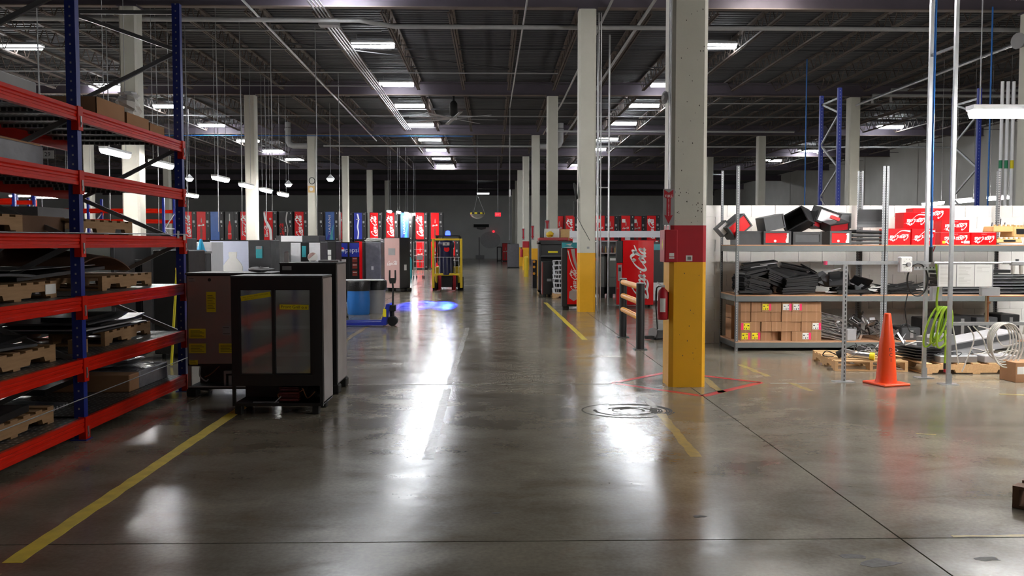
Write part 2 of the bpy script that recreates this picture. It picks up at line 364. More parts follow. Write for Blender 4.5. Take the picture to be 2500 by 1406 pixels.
# walls
def wall(nm, lab, x0, y0, x1, y1, m, along, step):
    o = tag(MB().box(x0, y0, 0, x1, y1, ZC + .2).build(nm, m), lab, None, None, 'structure')
    return o
wb = wall('wall_back', 'plain grey wall at the far end of the warehouse', XW, YN, XE, YN + .3, 'wallgrey', 0, 9)
for x in range(-42, 26, 7):
    MB().box(x + .02, YN - .03, 0, x + 6.98, YN, ZC).build('wall_panel', 'wallgrey', wb)
wr = wall('wall_right', 'pale concrete panel wall along the right side', XE, YS, XE + .3, YN, 'wallcon', 1, 3)
for k in range(30):
    y = YS + k * 3.85
    MB().box(XE - .04 - .05 * (k % 2), y + .02, 0, XE, y + 3.83, ZC).build('wall_panel', 'wallcon', wr)
wall('wall_left', 'dark far side wall on the left', XW - .3, YS, XW, YN, 'wallgrey', 1, 3)
wall('wall_front', 'wall behind the viewpoint', XW, YS - .3, XE, YS, 'wallgrey', 0, 3)
# corrugated roof deck (ribs across the joists) with girders, joists and bridging below
mb = MB(); prof = []; y = YS
while y < YN:
    prof += [(y, ZC), (y + .09, ZC), (y + .12, ZC + .045), (y + .21, ZC + .045)]; y += .24
vs = [(XW, a, b) for a, b in prof] + [(XE, a, b) for a, b in prof]; n = len(prof)
mb.add(vs, [(i, i + 1, n + i + 1, n + i) for i in range(n - 1)])
ceil = tag(mb.build('ceiling', 'deck'), 'dark corrugated steel roof deck on open web joists', None, None, 'structure')
tag(MB().box(XW, YS, ZC + .06, XE, YN, ZC + .2).build('roof_insulation', 'joint', ceil))
gm = MB().box(XW, -.10, 7.37, XE, .10, 7.395, 1).box(XW, -.012, 7.395, XE, .012, 7.85).box(XW, -.10, 7.85, XE, .10, 7.875)
g0 = None
for y in ROWS + [103.0]:
    if g0 is None: g0 = gm.build('girder', ['girder', 'flange'], ceil, (0, y, 0))
    else: inst(g0, 'girder', ceil, (0, y, 0))
JX = [2.3 + 1.69 * k for k in range(-21, 14)]
for r in range(len(ROWS) - 1):
    y0, y1 = ROWS[r], ROWS[r + 1]; Lh = y1 - y0
    if r > 5: continue
    mb = MB().box(-.06, 0, 7.90, .06, Lh, 7.96); zb = 7.44
    mb.box(-.055, .75, zb, -.015, Lh - .75, zb + .045).box(.015, .75, zb, .055, Lh - .75, zb + .045)
    nn_ = int((Lh - 1.5) / .62); st = (Lh - 1.5) / nn_
    mb.bar((0, .1, 7.9), (0, .75, zb + .02), .025, .025).bar((0, Lh - .1, 7.9), (0, Lh - .75, zb + .02), .025, .025)
    for k in range(nn_):
        a = .75 + k * st
        mb.bar((0, a, zb + .02), (0, a + st / 2, 7.92), .022, .022).bar((0, a + st / 2, 7.92), (0, a + st, zb + .02), .022, .022)
    j0 = None
    for x in JX:
        if j0 is None: j0 = mb.build('joist', 'joist', ceil, (x, y0, 0))
        else: inst(j0, 'joist', ceil, (x, y0, 0))
br = MB().cyl((XW, 0, 0), (XE, 0, 0), .028, n=6); b0 = None
for r in range(1, 6):
    for k in range(1, 4):
        y = ROWS[r] + (ROWS[r + 1] - ROWS[r]) * k / 4 + .2
        if b0 is None: b0 = br.build('bridging', 'dark_pipe', ceil, (0, y, 7.80))
        else: inst(b0, 'bridging', ceil, (0, y, 7.80))
        inst(b0, 'bridging', ceil, (0, y + 1.3, 7.52)).scale = (1, .5, .5)

# ------------------------------------------------------------------ columns
HC = 7.37
def col_shape(mb, z0, z1, mi=0, h=.21, c=.045, grow=0.0):
    h += grow
    p = [(-h + c, -h), (h - c, -h), (h, -h + c), (h, h - c), (h - c, h), (-h + c, h), (-h, h - c), (-h, -h + c)]
    return mb.ext(p, 'z', z0, z1, mi)
cproto = {}
def column(x, y, label, band):
    t = thing('column', label, 'column', (x, y, 0), 0, 'concrete columns carrying the roof')
    if not cproto:
        cproto['s'] = col_shape(MB(), 1.45, HC).build('shaft', 'column', t)
        cproto['y'] = col_shape(MB(), 0, 1.45, grow=.002).build('yellow_base', 'colyellow', t)
        cproto['r'] = col_shape(MB(), 1.45, 1.87, grow=.002).build('red_band', 'colred', t)
        cproto['w'] = col_shape(MB(), 0, 1.45).build('lower_shaft', 'column', t)
        cproto['p'] = MB().box(-.24, -.24, 7.33, .24, .24, HC).build('cap_plate', 'girder', t)
        for k in ('s', 'y', 'r', 'w', 'p'):
            o = cproto[k]; cproto[k] = (o.data, o.name); bpy.data.objects.remove(o)
    def put(k, nm):
        o = bpy.data.objects.new(nm, cproto[k][0]); col.objects.link(o); o.parent = t; return o
    put('s', 'shaft'); put('p', 'cap_plate')
    put('y' if band else 'w', 'yellow_base' if band else 'lower_shaft')
    if band == 2: put('r', 'red_band')
    return t
colA = column(2.25, 10.3, 'nearest column with yellow base and red band by the fire cabinet', 2)
rnd = random.Random(3)
pm_ = MB()
for k in range(46):
    x = rnd.uniform(-.15, .16); z = rnd.choice([rnd.uniform(1.9, 2.3), rnd.uniform(1.9, 4.4)]); s = rnd.uniform(.003, .008)
    a = [rnd.uniform(.6, 1.3) for _ in range(6)]
    pm_.add([(x + s * a[i] * math.cos(i * 1.047), -.2112, z + s * a[i] * 1.4 * math.sin(i * 1.047)) for i in range(6)], [tuple(range(6))])
for k in range(16):
    x = rnd.uniform(-.1, .16); z = rnd.uniform(.1, 1.6); s = rnd.uniform(.002, .006)
    pm_.add([(x + s * math.cos(i * 1.047), -.2135, z + s * 1.5 * math.sin(i * 1.047)) for i in range(6)], [tuple(range(6))])
pm_.build('paint_chips', 'pit', colA)['kind'] = 'stuff'
bc = MB().box(-.03, -.216, 1.46, .045, -.2125, 1.525).build('barcode_label', 'paper', colA)
mb = MB()
for k in range(9): mb.box(-.012 + k * .0048, -.2175, 1.476, -.012 + k * .0048 + .0026, -.2161, 1.512)
mb.build('barcode_bars', 'ink', bc)
nB = column(2.3, 21.7, 'second column of the aisle row, yellow base beside the red machine', 1)
MB().box(.0, -.216, 1.55, .06, -.2125, 1.6).build('label', 'greyl', nB)
for k, (x, y, lab, band) in enumerate([
    (2.3, 34.2, 'third column of the aisle row, base hidden behind black coolers', 1), (2.25, 46.3, 'fourth column of the aisle row, with plain yellow base', 1),
    (2.15, 57.3, 'fifth column of the aisle row, yellow base under a red band', 2), (2.1, 67.8, 'sixth column of the aisle row, beyond the red banded one', 1),
    (2.2, 79, 'seventh column of the aisle row, in dim light', 1), (2.2, 91, 'farthest column of the aisle row near the back wall', 0),
    (-8.72, 21.7, 'broad white column seen through the blue and red rack', 0), (-9.25, 34.2, 'white column left of the aisle behind the hanging strip lights', 0),
    (-9.4, 46.3, 'white column with the white vent pipe elbow at its top', 0), (-9.5, 57.3, 'slim white column left of the aisle rising behind red machines', 0),
    (-9.4, 67.8, 'far dim column left of the aisle behind stacked machines', 0), (-9.4, 79, 'dimmest far column left of the aisle', 0),
    (-20.9, 46.3, 'pale column far left framed by the rack uprights', 0), (-20.9, 57.3, 'dim column far left behind hanging strip lights', 0), (-20.9, 34.2, 'column at the far left edge behind the distant rack', 0),
    (13.3, 21.7, 'column at the right picture edge with white pipes', 0), (14.0, 34.2, 'grey column behind the first blue rack frame on the right', 0),
    (14.1, 46.3, 'grey column standing behind the white block wall', 0), (14.1, 57.3, 'dim column right of the aisle beyond the red machines', 0), (14.0, 67.8, 'far dim column on the right side', 0)]):
    column(x, y, lab, band)

# ------------------------------------------------------------------ ceiling lights
def lens_shape(mb, L, Wd, D):
    p = [(-Wd / 2, 0), (-Wd * .42, -D * .55), (-Wd * .25, -D), (Wd * .25, -D), (Wd * .42, -D * .55), (Wd / 2, 0)]
    return mb.ext(p, 'x', -L / 2, L / 2)
fix = {}
def fixture(x, y, z, label, lens, group, L=1.25):
    if lens in fix: return dup(fix[lens], (x, y, z), 0, label, group)
    t = thing('ceiling_light', label, 'ceiling light', (x, y, z), 0, group)
    MB().box(-L / 2 - .03, -.19, 0, L / 2 + .03, .19, .055).box(-L / 2 - .03, -.05, .055, L / 2 + .03, .05, .11).build('housing', 'housing', t)
    lens_shape(MB(), L, .32, .11).build('lens', lens, t)  # deep glowing bulge also mimics bloom around the lens
    for s in (-.5, .5): MB().cyl((s, 0, .1), (s, 0, .29), .006, n=4).build('hanger', 'galv', t)
    fix[lens] = t; return t
for k, (x, y) in enumerate([(-3.6, 27), (-3.6, 33.5), (-3.58, 38.6), (-3.6, 44.7), (-3.6, 51), (-3.6, 56.6), (-3.6, 62.2), (-3.6, 67.6)]):
    fixture(x, y, 7.7, '%s nearest lit ceiling light in the row over the aisle' % ORD[k], 'lensnear' if k < 2 else 'lensfar', 'ceiling lights over the aisle')
for k, (x, y) in enumerate([(6.75, 26.9), (6.6, 33.4), (6.55, 38.3), (6.5, 44), (6.5, 50.4), (6.5, 55.8), (6.5, 61.5), (6.5, 67)]):
    fixture(x, y, 7.7, '%s nearest lit ceiling light in the row right of the aisle columns' % ORD[k], 'lensnear' if k < 2 else 'lensfar', 'ceiling lights right of the aisle')
for k, (x, y) in enumerate([(-14.4, 27.5), (-14.6, 34), (-14.1, 39), (-14.2, 45.2), (-14.2, 51.8), (-14.1, 57.3), (-14, 63)]):
    fixture(x, y, 7.7, '%s nearest ceiling light in the left row behind the blue rack' % ORD[k], 'lensnear' if k < 2 else 'lensfar', 'ceiling lights on the left')
for k, (x, y) in enumerate([(20.3, 44.9), (20.3, 56.6), (20, 63), (20.4, 81)]):
    fixture(x, y, 7.7, '%s nearest ceiling light in the far right row by the panel wall' % ORD[k], 'lensfar', 'ceiling lights by the right wall')
fixture(-1.0, 92, 7.0, 'small dim ceiling light before the far back wall', 'lensnear', 'ceiling lights over the aisle')
for k, (x, y) in enumerate([(-3.6, 20.9), (-3.6, 15.2), (6.6, 20.9), (6.6, 15.2), (6.6, 9.5), (6.6, 3.5), (12.5, 15.2), (12.5, 9.5), (12.5, 3.5)]):
    fixture(x, y, 7.7, '%s ceiling light above the picture, counted from the left' % ORD[k], 'lensfar' if x < 0 else 'lensback', 'ceiling lights above the picture')

# strip lights hung low over the work area (along the aisle direction)
low = {}
def strip(x, y, z, label, group, ztop=7.99, L=1.25, rz=R(90), lens='lenslow'):
    t = thing('hanging_strip_light', label, 'hanging light', (x, y, z), rz, group)
    if lens not in low:
        a = MB().box(-L / 2 - .02, -.09, .03, L / 2 + .02, .09, .085).build('housing', 'housing', t)
        b = lens_shape(MB(), L, .17, .09).build('lens', lens, t); b.location.z = .03
        low[lens] = (a, b)
    else:
        inst(low[lens][0], 'housing', t); inst(low[lens][1], 'lens', t, (0, 0, .03))
    for s in (-.55, .55): MB().cyl((s, 0, .08), (s, 0, ztop - z), .008, n=4).build('cable', 'galv', t)
    return t
for k, (y, z) in enumerate([(19.7, 3.66), (22.4, 3.65), (27.2, 3.65), (30, 3.63), (32.6, 3.63), (35.2, 3.63)]):
    strip(-8.3, y, z, '%s nearest low hanging strip light in the left work row' % ORD[k], 'hanging strip lights over the work row')
strip(-12.3, 36.4, 3.65, 'low hanging strip light in front of stacked machines beside the blue upright', 'hanging strip lights')
for k, (x, y) in enumerate([(-6.3, 54), (-5.9, 55.6), (-5.55, 57.2), (-5.2, 58.8)]):
    strip(x, y, 3.66, '%s of the cluster of low lights in front of the red machines' % ORD[k], 'cluster of low lights', L=1.25)
for k, (x, z, y) in enumerate([(15.1, 3.06, 30), (16.2, 3.15, 30), (17.4, 3.25, 30)]):
    strip(x, y, z, '%s low strip light from the left behind the white block wall' % ORD[k], 'strip lights behind the block wall')
for k, (x, y, z) in enumerate([(-29.6, 56, 4.7), (-27.9, 56, 4.6), (-18.6, 38, 4.0), (-21.4, 42, 4.1), (-19.0, 41, 4.0)]):
    strip(x, y, z, '%s small strip light from the left beyond the distant blue racks' % ORD[k], 'strip lights beyond the left racks', rz=0)
for k, (x, z, lab) in enumerate([(-13.6, 4.6, 'round pendant lamp left of the white column, near the blue upright'), (-7.3, 4.6, 'round pendant lamp between two white columns above the stacked machines'), (-10.1, 4.62, 'small round pendant lamp just right of the white column')]):
    t = thing('pendant_lamp', lab, 'pendant lamp', (x, 40 if k < 2 else 44, z), 0, 'round pendant lamps')
    MB().lathe([(.0, -.12), (.1, -.1), (.17, 0), (.17, .02)], 12).build('bulb', 'lenslow', t)
    MB().lathe([(.18, .0), (.2, .02), (.08, .14), (.03, .2)], 12).build('shade', 'housing', t)
    MB().cyl((0, 0, .2), (0, 0, 3.39), .01, n=4).build('cord', 'galv', t)
# bench light, front right
t = strip(6.32, 10.4, 3.21, 'bright white strip light hanging above the test bench on the right', 'strip lights over the test bench', 7.99, 1.3, 0, 'lensbench')
t = strip(8.2, 10.4, 3.21, 'next strip light over the test bench, right of the picture', 'strip lights over the test bench', 7.99, 1.3, 0, 'lensbench')
t = strip(4.6, 12.55, 5.2, 'added unseen strip light brightening the block wall above the grey shelving', 'strip lights over the test bench', 7.99, 1.3, 0, 'lensbench')  # this and the next are added unseen lamps that whiten the block wall
t = strip(7.0, 12.55, 5.2, 'added unseen strip light brightening the block wall above the red cartons', 'strip lights over the test bench', 7.99, 1.3, 0, 'lensbench')
strip(7.3, 7.4, 3.21, 'strip light over the work floor on the right, outside the picture', 'strip lights over the test bench', 7.99, 1.3, 0, 'lensbench')
strip(7.3, 4.2, 3.21, 'nearest strip light on the right, outside the picture', 'strip lights over the test bench', 7.99, 1.3, 0, 'lensbench')
for k, y in enumerate((17.0, 14.6, 12.0)): strip(-8.3, y, 3.65, '%s added unseen strip light brightening the left machine fronts' % ORD[k], 'hanging strip lights over the work row')  # added unseen lamps continuing the row, to light the left machine fronts

# ================================================================== pallets
PAL = {}
def pallet(loc, rz, label, mat='wood', group='wooden pallets', L=1.2, W=1.0):
    t = thing('wooden_pallet', label, 'pallet', loc, rz, group)
    k = (mat, L, W)
    if k not in PAL:
        s = [(-L / 2, .02), (-L / 2 + .17, .02), (-L / 2 + .19, .06), (-L / 2 + .39, .06), (-L / 2 + .41, .02), (L / 2 - .41, .02), (L / 2 - .39, .06), (L / 2 - .19, .06), (L / 2 - .17, .02), (L / 2, .02), (L / 2, .122), (-L / 2, .122)]
        a = MB().ext(s, 'y', -.019, .019).build('stringer', mat, t)
        b = MB().box(-.05, -W / 2, 0, .05, W / 2, .018).build('deck_board', mat, t)
        PAL[k] = (a.data, b.data); bpy.data.objects.remove(a); bpy.data.objects.remove(b)
    a, b = PAL[k]
    def put(me, nm, l):
        o = bpy.data.objects.new(nm, me); col.objects.link(o); o.parent = t; o.location = l
    for y in (-W / 2 + .02, 0, W / 2 - .02): put(a, 'stringer', (0, y, 0))
    for i in range(7): put(b, 'deck_board', (-L / 2 + .05 + i * (L - .1) / 6, 0, .122))
    for i in range(3): put(b, 'deck_board', (-L / 2 + .05 + i * (L - .1) / 2, 0, .002))
    return t
def slab(nm, label, cat, c, size, e, mat, group=None, bevel=0.0):
    o = MB().rbox((0, 0, 0), size).build(nm, mat, None, c, e, bevel); return tag(o, label, cat, group)
def sheet(nm, label, cat, loc, L, W, f, mat, rz=0.0, thick=.006, n=10, group=None, m=4):
    """a thin bent sheet: f(u,v) gives the height"""
    mb = MB(); vs = []
    for k in (0, 1):
        for i in range(n + 1):
            for j in range(m + 1):
                u, v = i / n, j / m; vs.append(((u - .5) * L, (v - .5) * W, f(u, v) + k * thick))
    N = (n + 1) * (m + 1); q = lambda i, j: i * (m + 1) + j; fs = []
    for i in range(n):
        for j in range(m):
            fs.append((q(i, j), q(i, j + 1), q(i + 1, j + 1), q(i + 1, j))); fs.append((N + q(i, j), N + q(i + 1, j), N + q(i + 1, j + 1), N + q(i, j + 1)))
    for i in range(n): fs += [(q(i, 0), q(i + 1, 0), N + q(i + 1, 0), N + q(i, 0)), (q(i, m), N + q(i, m), N + q(i + 1, m), q(i + 1, m))]
    for j in range(m): fs += [(q(0, j), N + q(0, j), N + q(0, j + 1), q(0, j + 1)), (q(n, j), q(n, j + 1), N + q(n, j + 1), N + q(n, j))]
    o = mb.add(vs, fs).build(nm, mat, None, loc, (0, 0, rz)); return tag(o, label, cat, group)
def crumple(nm, label, cat, loc, size, mat, seed=1, n=10, group=None, parent=None):
    rr = random.Random(seed); mb = MB(); vs = []
    for i in range(n + 1):
        th = math.pi * i / n
        for j in range(n):
            ph = 2 * math.pi * j / n; k = 1 + rr.uniform(-.28, .22)
            z = max(-.5, .5 * math.cos(th) * k)
            vs.append((size[0] * .5 * math.sin(th) * math.cos(ph) * k, size[1] * .5 * math.sin(th) * math.sin(ph) * k, size[2] * (z + .5)))
    fs = [(i * n + j, (i + 1) * n + j, (i + 1) * n + (j + 1) % n, i * n + (j + 1) % n) for i in range(n) for j in range(n)]
    o = mb.add(vs, fs).build(nm, mat, parent, loc); 
    return tag(o, label, cat, group) if parent is None else o

# ================================================================== pallet racks
M['bluer'] = holes('rack_blue_punched', (.015, .03, .24), (.40, .42, .50), (.085, .076), (.014, .016), .30, .0, (0, 2))  # pale hole colour paints in light coming through the punched holes
LEV = [.13, .63, 1.155, 1.68, 2.205, 2.735]      # middle heights of the beams
RK = {}
def rack(label, loc, rz, nb, bay=2.465, dep=1.14, H=4.3, levels=LEV, decks=True, group='pallet racks'):
    t = thing('pallet_rack', label, 'pallet rack', loc, rz, group)
    def put(key, nm, l, fn, mats, par=None):
        if key not in RK:
            o = fn().build(nm, mats, par or t, l); RK[key] = o; return o
        return inst(RK[key], nm, par or t, l)
    def post():
        return MB().box(-.085, -.035, .0, 0, .035, H).box(-.11, -.06, 0, .025, .06, .008)
    zf = [.62, 1.65, 2.70, 3.76]; zr = [.10, 1.13, 2.16, 3.23, 4.18]
    zf = [z for z in zf if z < H - .1]; zr = [z for z in zr if z < H]
    for i in range(nb + 1):
        y = i * bay
        put(('post', H), 'upright', (.0425, y, 0), post, 'bluer'); put(('post', H), 'upright', (-dep + .0425, y, 0), post, 'bluer')
        for k, z in enumerate(zf):
            put(('b', k, 0, dep), 'brace', (0, y, 0), lambda: MB().bar((-.04, 0, z), (-dep + .04, 0, zr[k]), .03, .042), 'brace')
            if k + 1 < len(zr): put(('b', k, 1, dep), 'brace', (0, y, 0), lambda: MB().bar((-.04, 0, z + .05), (-dep + .04, 0, zr[k + 1]), .03, .042), 'brace')
        put(('s', H, dep), 'brace', (0, y, 0), lambda: MB().bar((-.04, 0, zr[-1] + .03), (-dep + .04, 0, zr[-1] + .03), .03, .042), 'brace')
    def beam():
        p = [(0, 0), (0, .028), (-.007, .034), (-.007, .052), (-.002, .058), (-.002, .072), (-.007, .078), (0, .086), (0, .115), (-.035, .115), (-.035, .09), (-.05, .09), (-.05, 0)]
        return MB().ext(p, 'y', .04, bay - .04)
    def plate(): return MB().box(0, -.042, 0, .010, .042, .20).box(0, -.042, 0, -.05, -.036, .2).box(0, .036, 0, -.05, .042, .2)
    for z in levels:
        for i in range(nb + 1):
            pl = put('plate', 'beam_connector', (.046, i * bay, z - .135), plate, 'beam')
            put('clip', 'locking_clip', (0, 0, 0), lambda: MB().box(.0101, -.012, .03, .016, .012, .12).box(.016, -.008, .05, .02, .008, .07), 'galv', pl)
        for i in range(nb):
            put(('beam', bay), 'beam', (.046, i * bay, z - .0575), beam, 'beam')
            o = put(('beam', bay), 'beam', (-dep - .046, i * bay + bay, z - .0575), beam, 'beam'); o.rotation_euler = (0, 0, math.pi)
            if decks:
                n = 5
                for k in range(n):
                    put(('dk', bay), 'deck_panel', (0, i * bay + .04 + k * (bay - .08) / n, z + .0575),
                        lambda: MB().box(-dep + .0, .004, -.012, .01, (bay - .08) / n - .004, 0).box(-dep, .004, -.04, .01, .012, -.012).box(-dep, (bay - .08) / n - .012, -.04, .01, (bay - .08) / n - .004, -.012), 'deckpl')
    return t
rk = rack('blue and orange red pallet rack filling the left foreground', (-3.49, 2.55, 0), 0, 3)
MB().box(.0585, 7.31, 1.70, .061, 7.38, 1.76).build('paper_tag', 'paper', rk)
MB().box(.0585, 7.12, 1.72, .061, 7.18, 1.80).build('paper_tag', 'greyl', rk)
for z, nm in ((.385, 'lower'), (1.765, 'upper')):
    o = MB().tube([(-3.43, 3.0, z - .02), (-3.425, 6, z - .03), (-3.425, 10.0, z)], .005, 5).build('wire_rope', 'galv')
    tag(o, '%s steel wire rope stretched along the front of the near rack' % nm, 'rope', 'wire ropes along the rack')
# distant racks at the far left: beams run across, uprights 1 m deep
RK2 = RK; RK = {}
for k, (x, y, lab) in enumerate([(-12.3, 24.0, 'distant rack at far left, nearest of three seen under the upper beam'), (-14.9, 29.0, 'distant rack at far left, standing behind the nearest distant one'), (-10.9, 30.5, 'distant rack at far left with the short braces beside the near upright')]):
    rack(lab, (x, y, 0), R(-90) + math.pi, 2, levels=[.13, 1.3, 2.43, 2.78], H=3.2 if k else 3.0, decks=False, dep=1.0)

# ------------------------------------------------------------------ what lies on the near rack (top of deck = level + .0575)
def dz(k): return LEV[k] + .0575
XP = -4.12
pallet((XP, 6.68, dz(0)), R(90), 'weathered pallet under a dark panel, bottom rack level at the picture edge')
slab('dark_slab', 'dark panel with a pale edge lying on the bottom level pallet', 'panel', (XP, 6.45, dz(0) + .172), (1.0, 1.0, .055), (0, 0, .1), 'black', 'panels on the rack')
slab('white_box', 'plain white box behind the dark panel on the bottom rack level', 'box', (-4.3, 5.6, dz(0) + .2), (.5, .55, .4), (0, 0, 0), 'white')
for k in range(5):
    tag(MB().bar((-4.5, 7.9 + k * .06, dz(0) + .02), (-3.85, 7.75 + k * .06, dz(0) + .02), .02, .03).build('steel_bar', 'steel'), 'steel bar lying in a row on the bottom level behind the blue upright', 'bar', 'steel bars on the bottom level')
t = thing('wrapped_carton', 'cardboard carton wrapped in clear film at the far end of the bottom level', 'carton', (-4.1, 9.25, dz(0)), 0)
MB().rbox((0, 0, .085), (1.0, 1.0, .17)).build('carton', 'card', t, bevel=.008); MB().rbox((0, .12, .087), (1.012, .78, .178)).build('stretch_wrap', 'wrap', t, bevel=.01)
crumple('plastic_film', 'crumpled heap of clear plastic film on the wrapped carton', 'plastic film', (-4.05, 9.3, dz(0) + .178), (.6, .75, .14), 'wrap', 5, 12)
slab('black_tray', 'flat black tray pushed behind the wrapped carton, bottom rack level', 'tray', (-4.35, 8.35, dz(0) + .12), (.5, .7, .05), (0, 0, .1), 'black')
slab('white_carton', 'pale carton lid behind the plastic film on the bottom level', 'carton', (-4.42, 9.8, dz(0) + .24), (.35, .25, .1), (.1, 0, 0), 'paper')
# level 2
pallet((XP, 6.74, dz(1)), R(90), 'pallet under grey sheets on the second rack level, near bay')
sheet('grey_pad', 'grey pad draped on the near pallet of the second rack level', 'sheet', (XP, 6.55, dz(1) + .142), 1.1, .95, lambda u, v: .018 + .012 * math.sin(u * 4), 'greyp', R(90), .02)
slab('black_sheet', 'black sheet standing proud of the grey pad on the second level', 'sheet', (XP - .15, 6.75, dz(1) + .2), (.9, 1.05, .02), (.06, .05, 0), 'black', 'sheets on the second rack level')
pallet((XP - .06, 8.95, dz(1)), R(90) + .03, 'pallet loaded with dark sheets on the second rack level, far bay')
for k, (dy, a, mt) in enumerate([(0, .01, 'greyp'), (-.12, -.02, 'greyl'), (.05, .02, 'black'), (-.3, .05, 'greyp')]):
    sheet('dark_sheet', '%s sheet from the bottom of the stack on the second level far pallet' % ORD[k], 'sheet', (XP - .02, 8.75 + dy, dz(1) + .142 + k * .03), 1.3 - .1 * k, .95, lambda u, v: .006 + .05 * max(0, u - .75) * k, mt, R(90) + a, .014, group='sheets on the second level far pallet')
slab('black_slab', 'small black panel on top of the dark sheets, second rack level', 'panel', (-3.95, 8.5, dz(1) + .275), (.4, .75, .035), (0, 0, .05), 'black')
crumple('white_scrap', 'torn white foam scrap at the back of the second rack level', 'scrap', (-4.3, 7.75, dz(1) + .26), (.2, .3, .12), 'paper', 9, 8)
slab('wood_block', 'square wooden block end beside the blue upright on the second level', 'block', (-3.68, 7.86, dz(1) + .062), (.12, .12, .12), (0, 0, 0), 'wood')
# level 3
pallet((XP, 6.78, dz(2)), R(90), 'pallet with a white paper label on the third rack level, near bay')
slab('paper_label', 'white paper label on the stringer end of the third level pallet', 'label', (-3.6195, 7.28, dz(2) + .075), (.004, .17, .08), (0, 0, 0), 'paper')
sheet('grey_blanket', 'grey blanket like pad on the near pallet of the third level', 'sheet', (XP, 6.5, dz(2) + .142), 1.2, .95, lambda u, v: .03 + .03 * math.sin(3 * u) * (1 - v), 'greyp', R(90), .02)
slab('long_black_sheet', 'long black sheet bridging both pallets on the third rack level', 'sheet', (XP - .1, 7.9, dz(2) + .185), (.85, 1.6, .03), (.035, 0, 0), 'black')
sheet('white_sheet', 'thin white sheet lying over the long black sheet', 'sheet', (XP - .1, 7.85, dz(2) + .225), 1.5, .75, lambda u, v: .0 + .015 * u, 'greyl', R(90), .004)
pallet((XP - .05, 8.95, dz(2)), R(90), 'pale pallet with a bent brown board on the third level, far bay')
sheet('bent_board', 'dark brown board arched over the far pallet of the third level', 'board', (XP - .1, 8.72, dz(2) + .15), 1.3, .8, lambda u, v: .02 + .26 * math.sin(math.pi * u) ** .8 * (.55 + .45 * v), 'carddk', R(90), .012, 14)
# level 4
pallet((XP, 6.28, dz(3)), R(90), 'pallet at the left picture edge on the fourth rack level', 'wood')
slab('dark_carton', 'long dark cardboard carton beside the pallet, fourth rack level', 'carton', (-4.2, 7.35, dz(3) + .075), (.9, .95, .15), (0, 0, 0), 'carddk', bevel=.006)
pallet((XP, 8.35, dz(3)), R(90), 'dark pallet on the fourth rack level, far bay', 'wood')
slab('grey_case', 'grey case standing at the back of the fourth level far pallet', 'case', (-4.35, 8.5, dz(3) + .2), (.4, .7, .12), (0, 0, 0), 'greyl')
# level 5
t = thing('wrapped_box', 'grey box wrapped in film with numbered tag on the fifth level', 'box', (-4.1, 6.55, dz(4)), 0)
MB().rbox((0, 0, .095), (.95, 1.3, .19)).build('carton', 'card', t, bevel=.01); MB().rbox((0, .02, .093), (.965, 1.31, .18)).build('stretch_wrap', 'wrap', t, bevel=.015)
o = slab('number_tag', 'small white tag reading 29 on the rack behind the wrapped box', 'tag', (-3.62, 7.29, dz(4) + .12), (.10, .004, .065), (0, 0, 0), 'paper')
text('29', .05, 'ink', o, (0, -.0026, 0))
crumple('white_sack', 'white plastic sack resting on the film wrapped box', 'sack', (-3.9, 6.35, dz(4) + .192), (.55, .8, .24), 'paper', 4, 10)
# level 6
slab('grey_crate', 'long grey wooden crate on the top rack level at the edge', 'crate', (-4.05, 6.45, dz(5) + .075), (.8, 1.5, .15), (0, 0, 0), 'greyl', bevel=.006)
for k, (x, y, s, lab) in enumerate([(-3.86, 8.25, (.7, .6, .17), 'shallow brown carton on the top rack level next to the upright'), (-3.84, 8.88, (.65, .55, .13), 'shallow brown carton under the white bag on the top level'), (-3.83, 9.42, (.6, .4, .11), 'shallow brown carton at the far end of the top level')]):
    t = thing('open_carton', lab, 'carton', (x, y, dz(5)), 0, 'shallow cartons on the top level'); a, b, h = s
    MB().box(-a / 2, -b / 2, 0, a / 2, b / 2, .008).build('bottom', 'carddk', t)
    for q in ((-a / 2, -b / 2, a / 2, -b / 2 + .006), (-a / 2, b / 2 - .006, a / 2, b / 2), (-a / 2, -b / 2, -a / 2 + .006, b / 2), (a / 2 - .006, -b / 2, a / 2, b / 2)):
        MB().box(q[0], q[1], .008, q[2], q[3], h).build('side', 'card', t)
t = thing('white_bag', 'crumpled white plastic bag on the top rack level', 'bag', (-3.66, 9.02, dz(5) + .132), 0)
crumple('bag_body', '', '', (0, 0, 0), (.24, .28, .22), 'paper', 12, 10, parent=t); crumple('bag_neck', '', '', (0, 0, .18), (.2, .22, .08), 'white', 15, 8, parent=t)
# yellow pole leaning behind the rack
t = thing('yellow_pole', 'yellow pole leaning behind the far end of the rack', 'pole', (0, 0, 0))
MB().tube([(-4.35, 11.95, .02), (-4.36, 12.25, 1.30)], .018, 8).build('pole', 'yel', t)
MB().cyl((-4.36, 12.25, 1.30), (-4.36, 12.252, 1.33), .021).build('end_cap', 'liftyel', t)
slab('yellow_placard', 'bright yellow placard seen far off between the rack beams', 'placard', (-12.85, 23.92, 2.39), (.36, .03, .15), (0, 0, 0), 'yel')

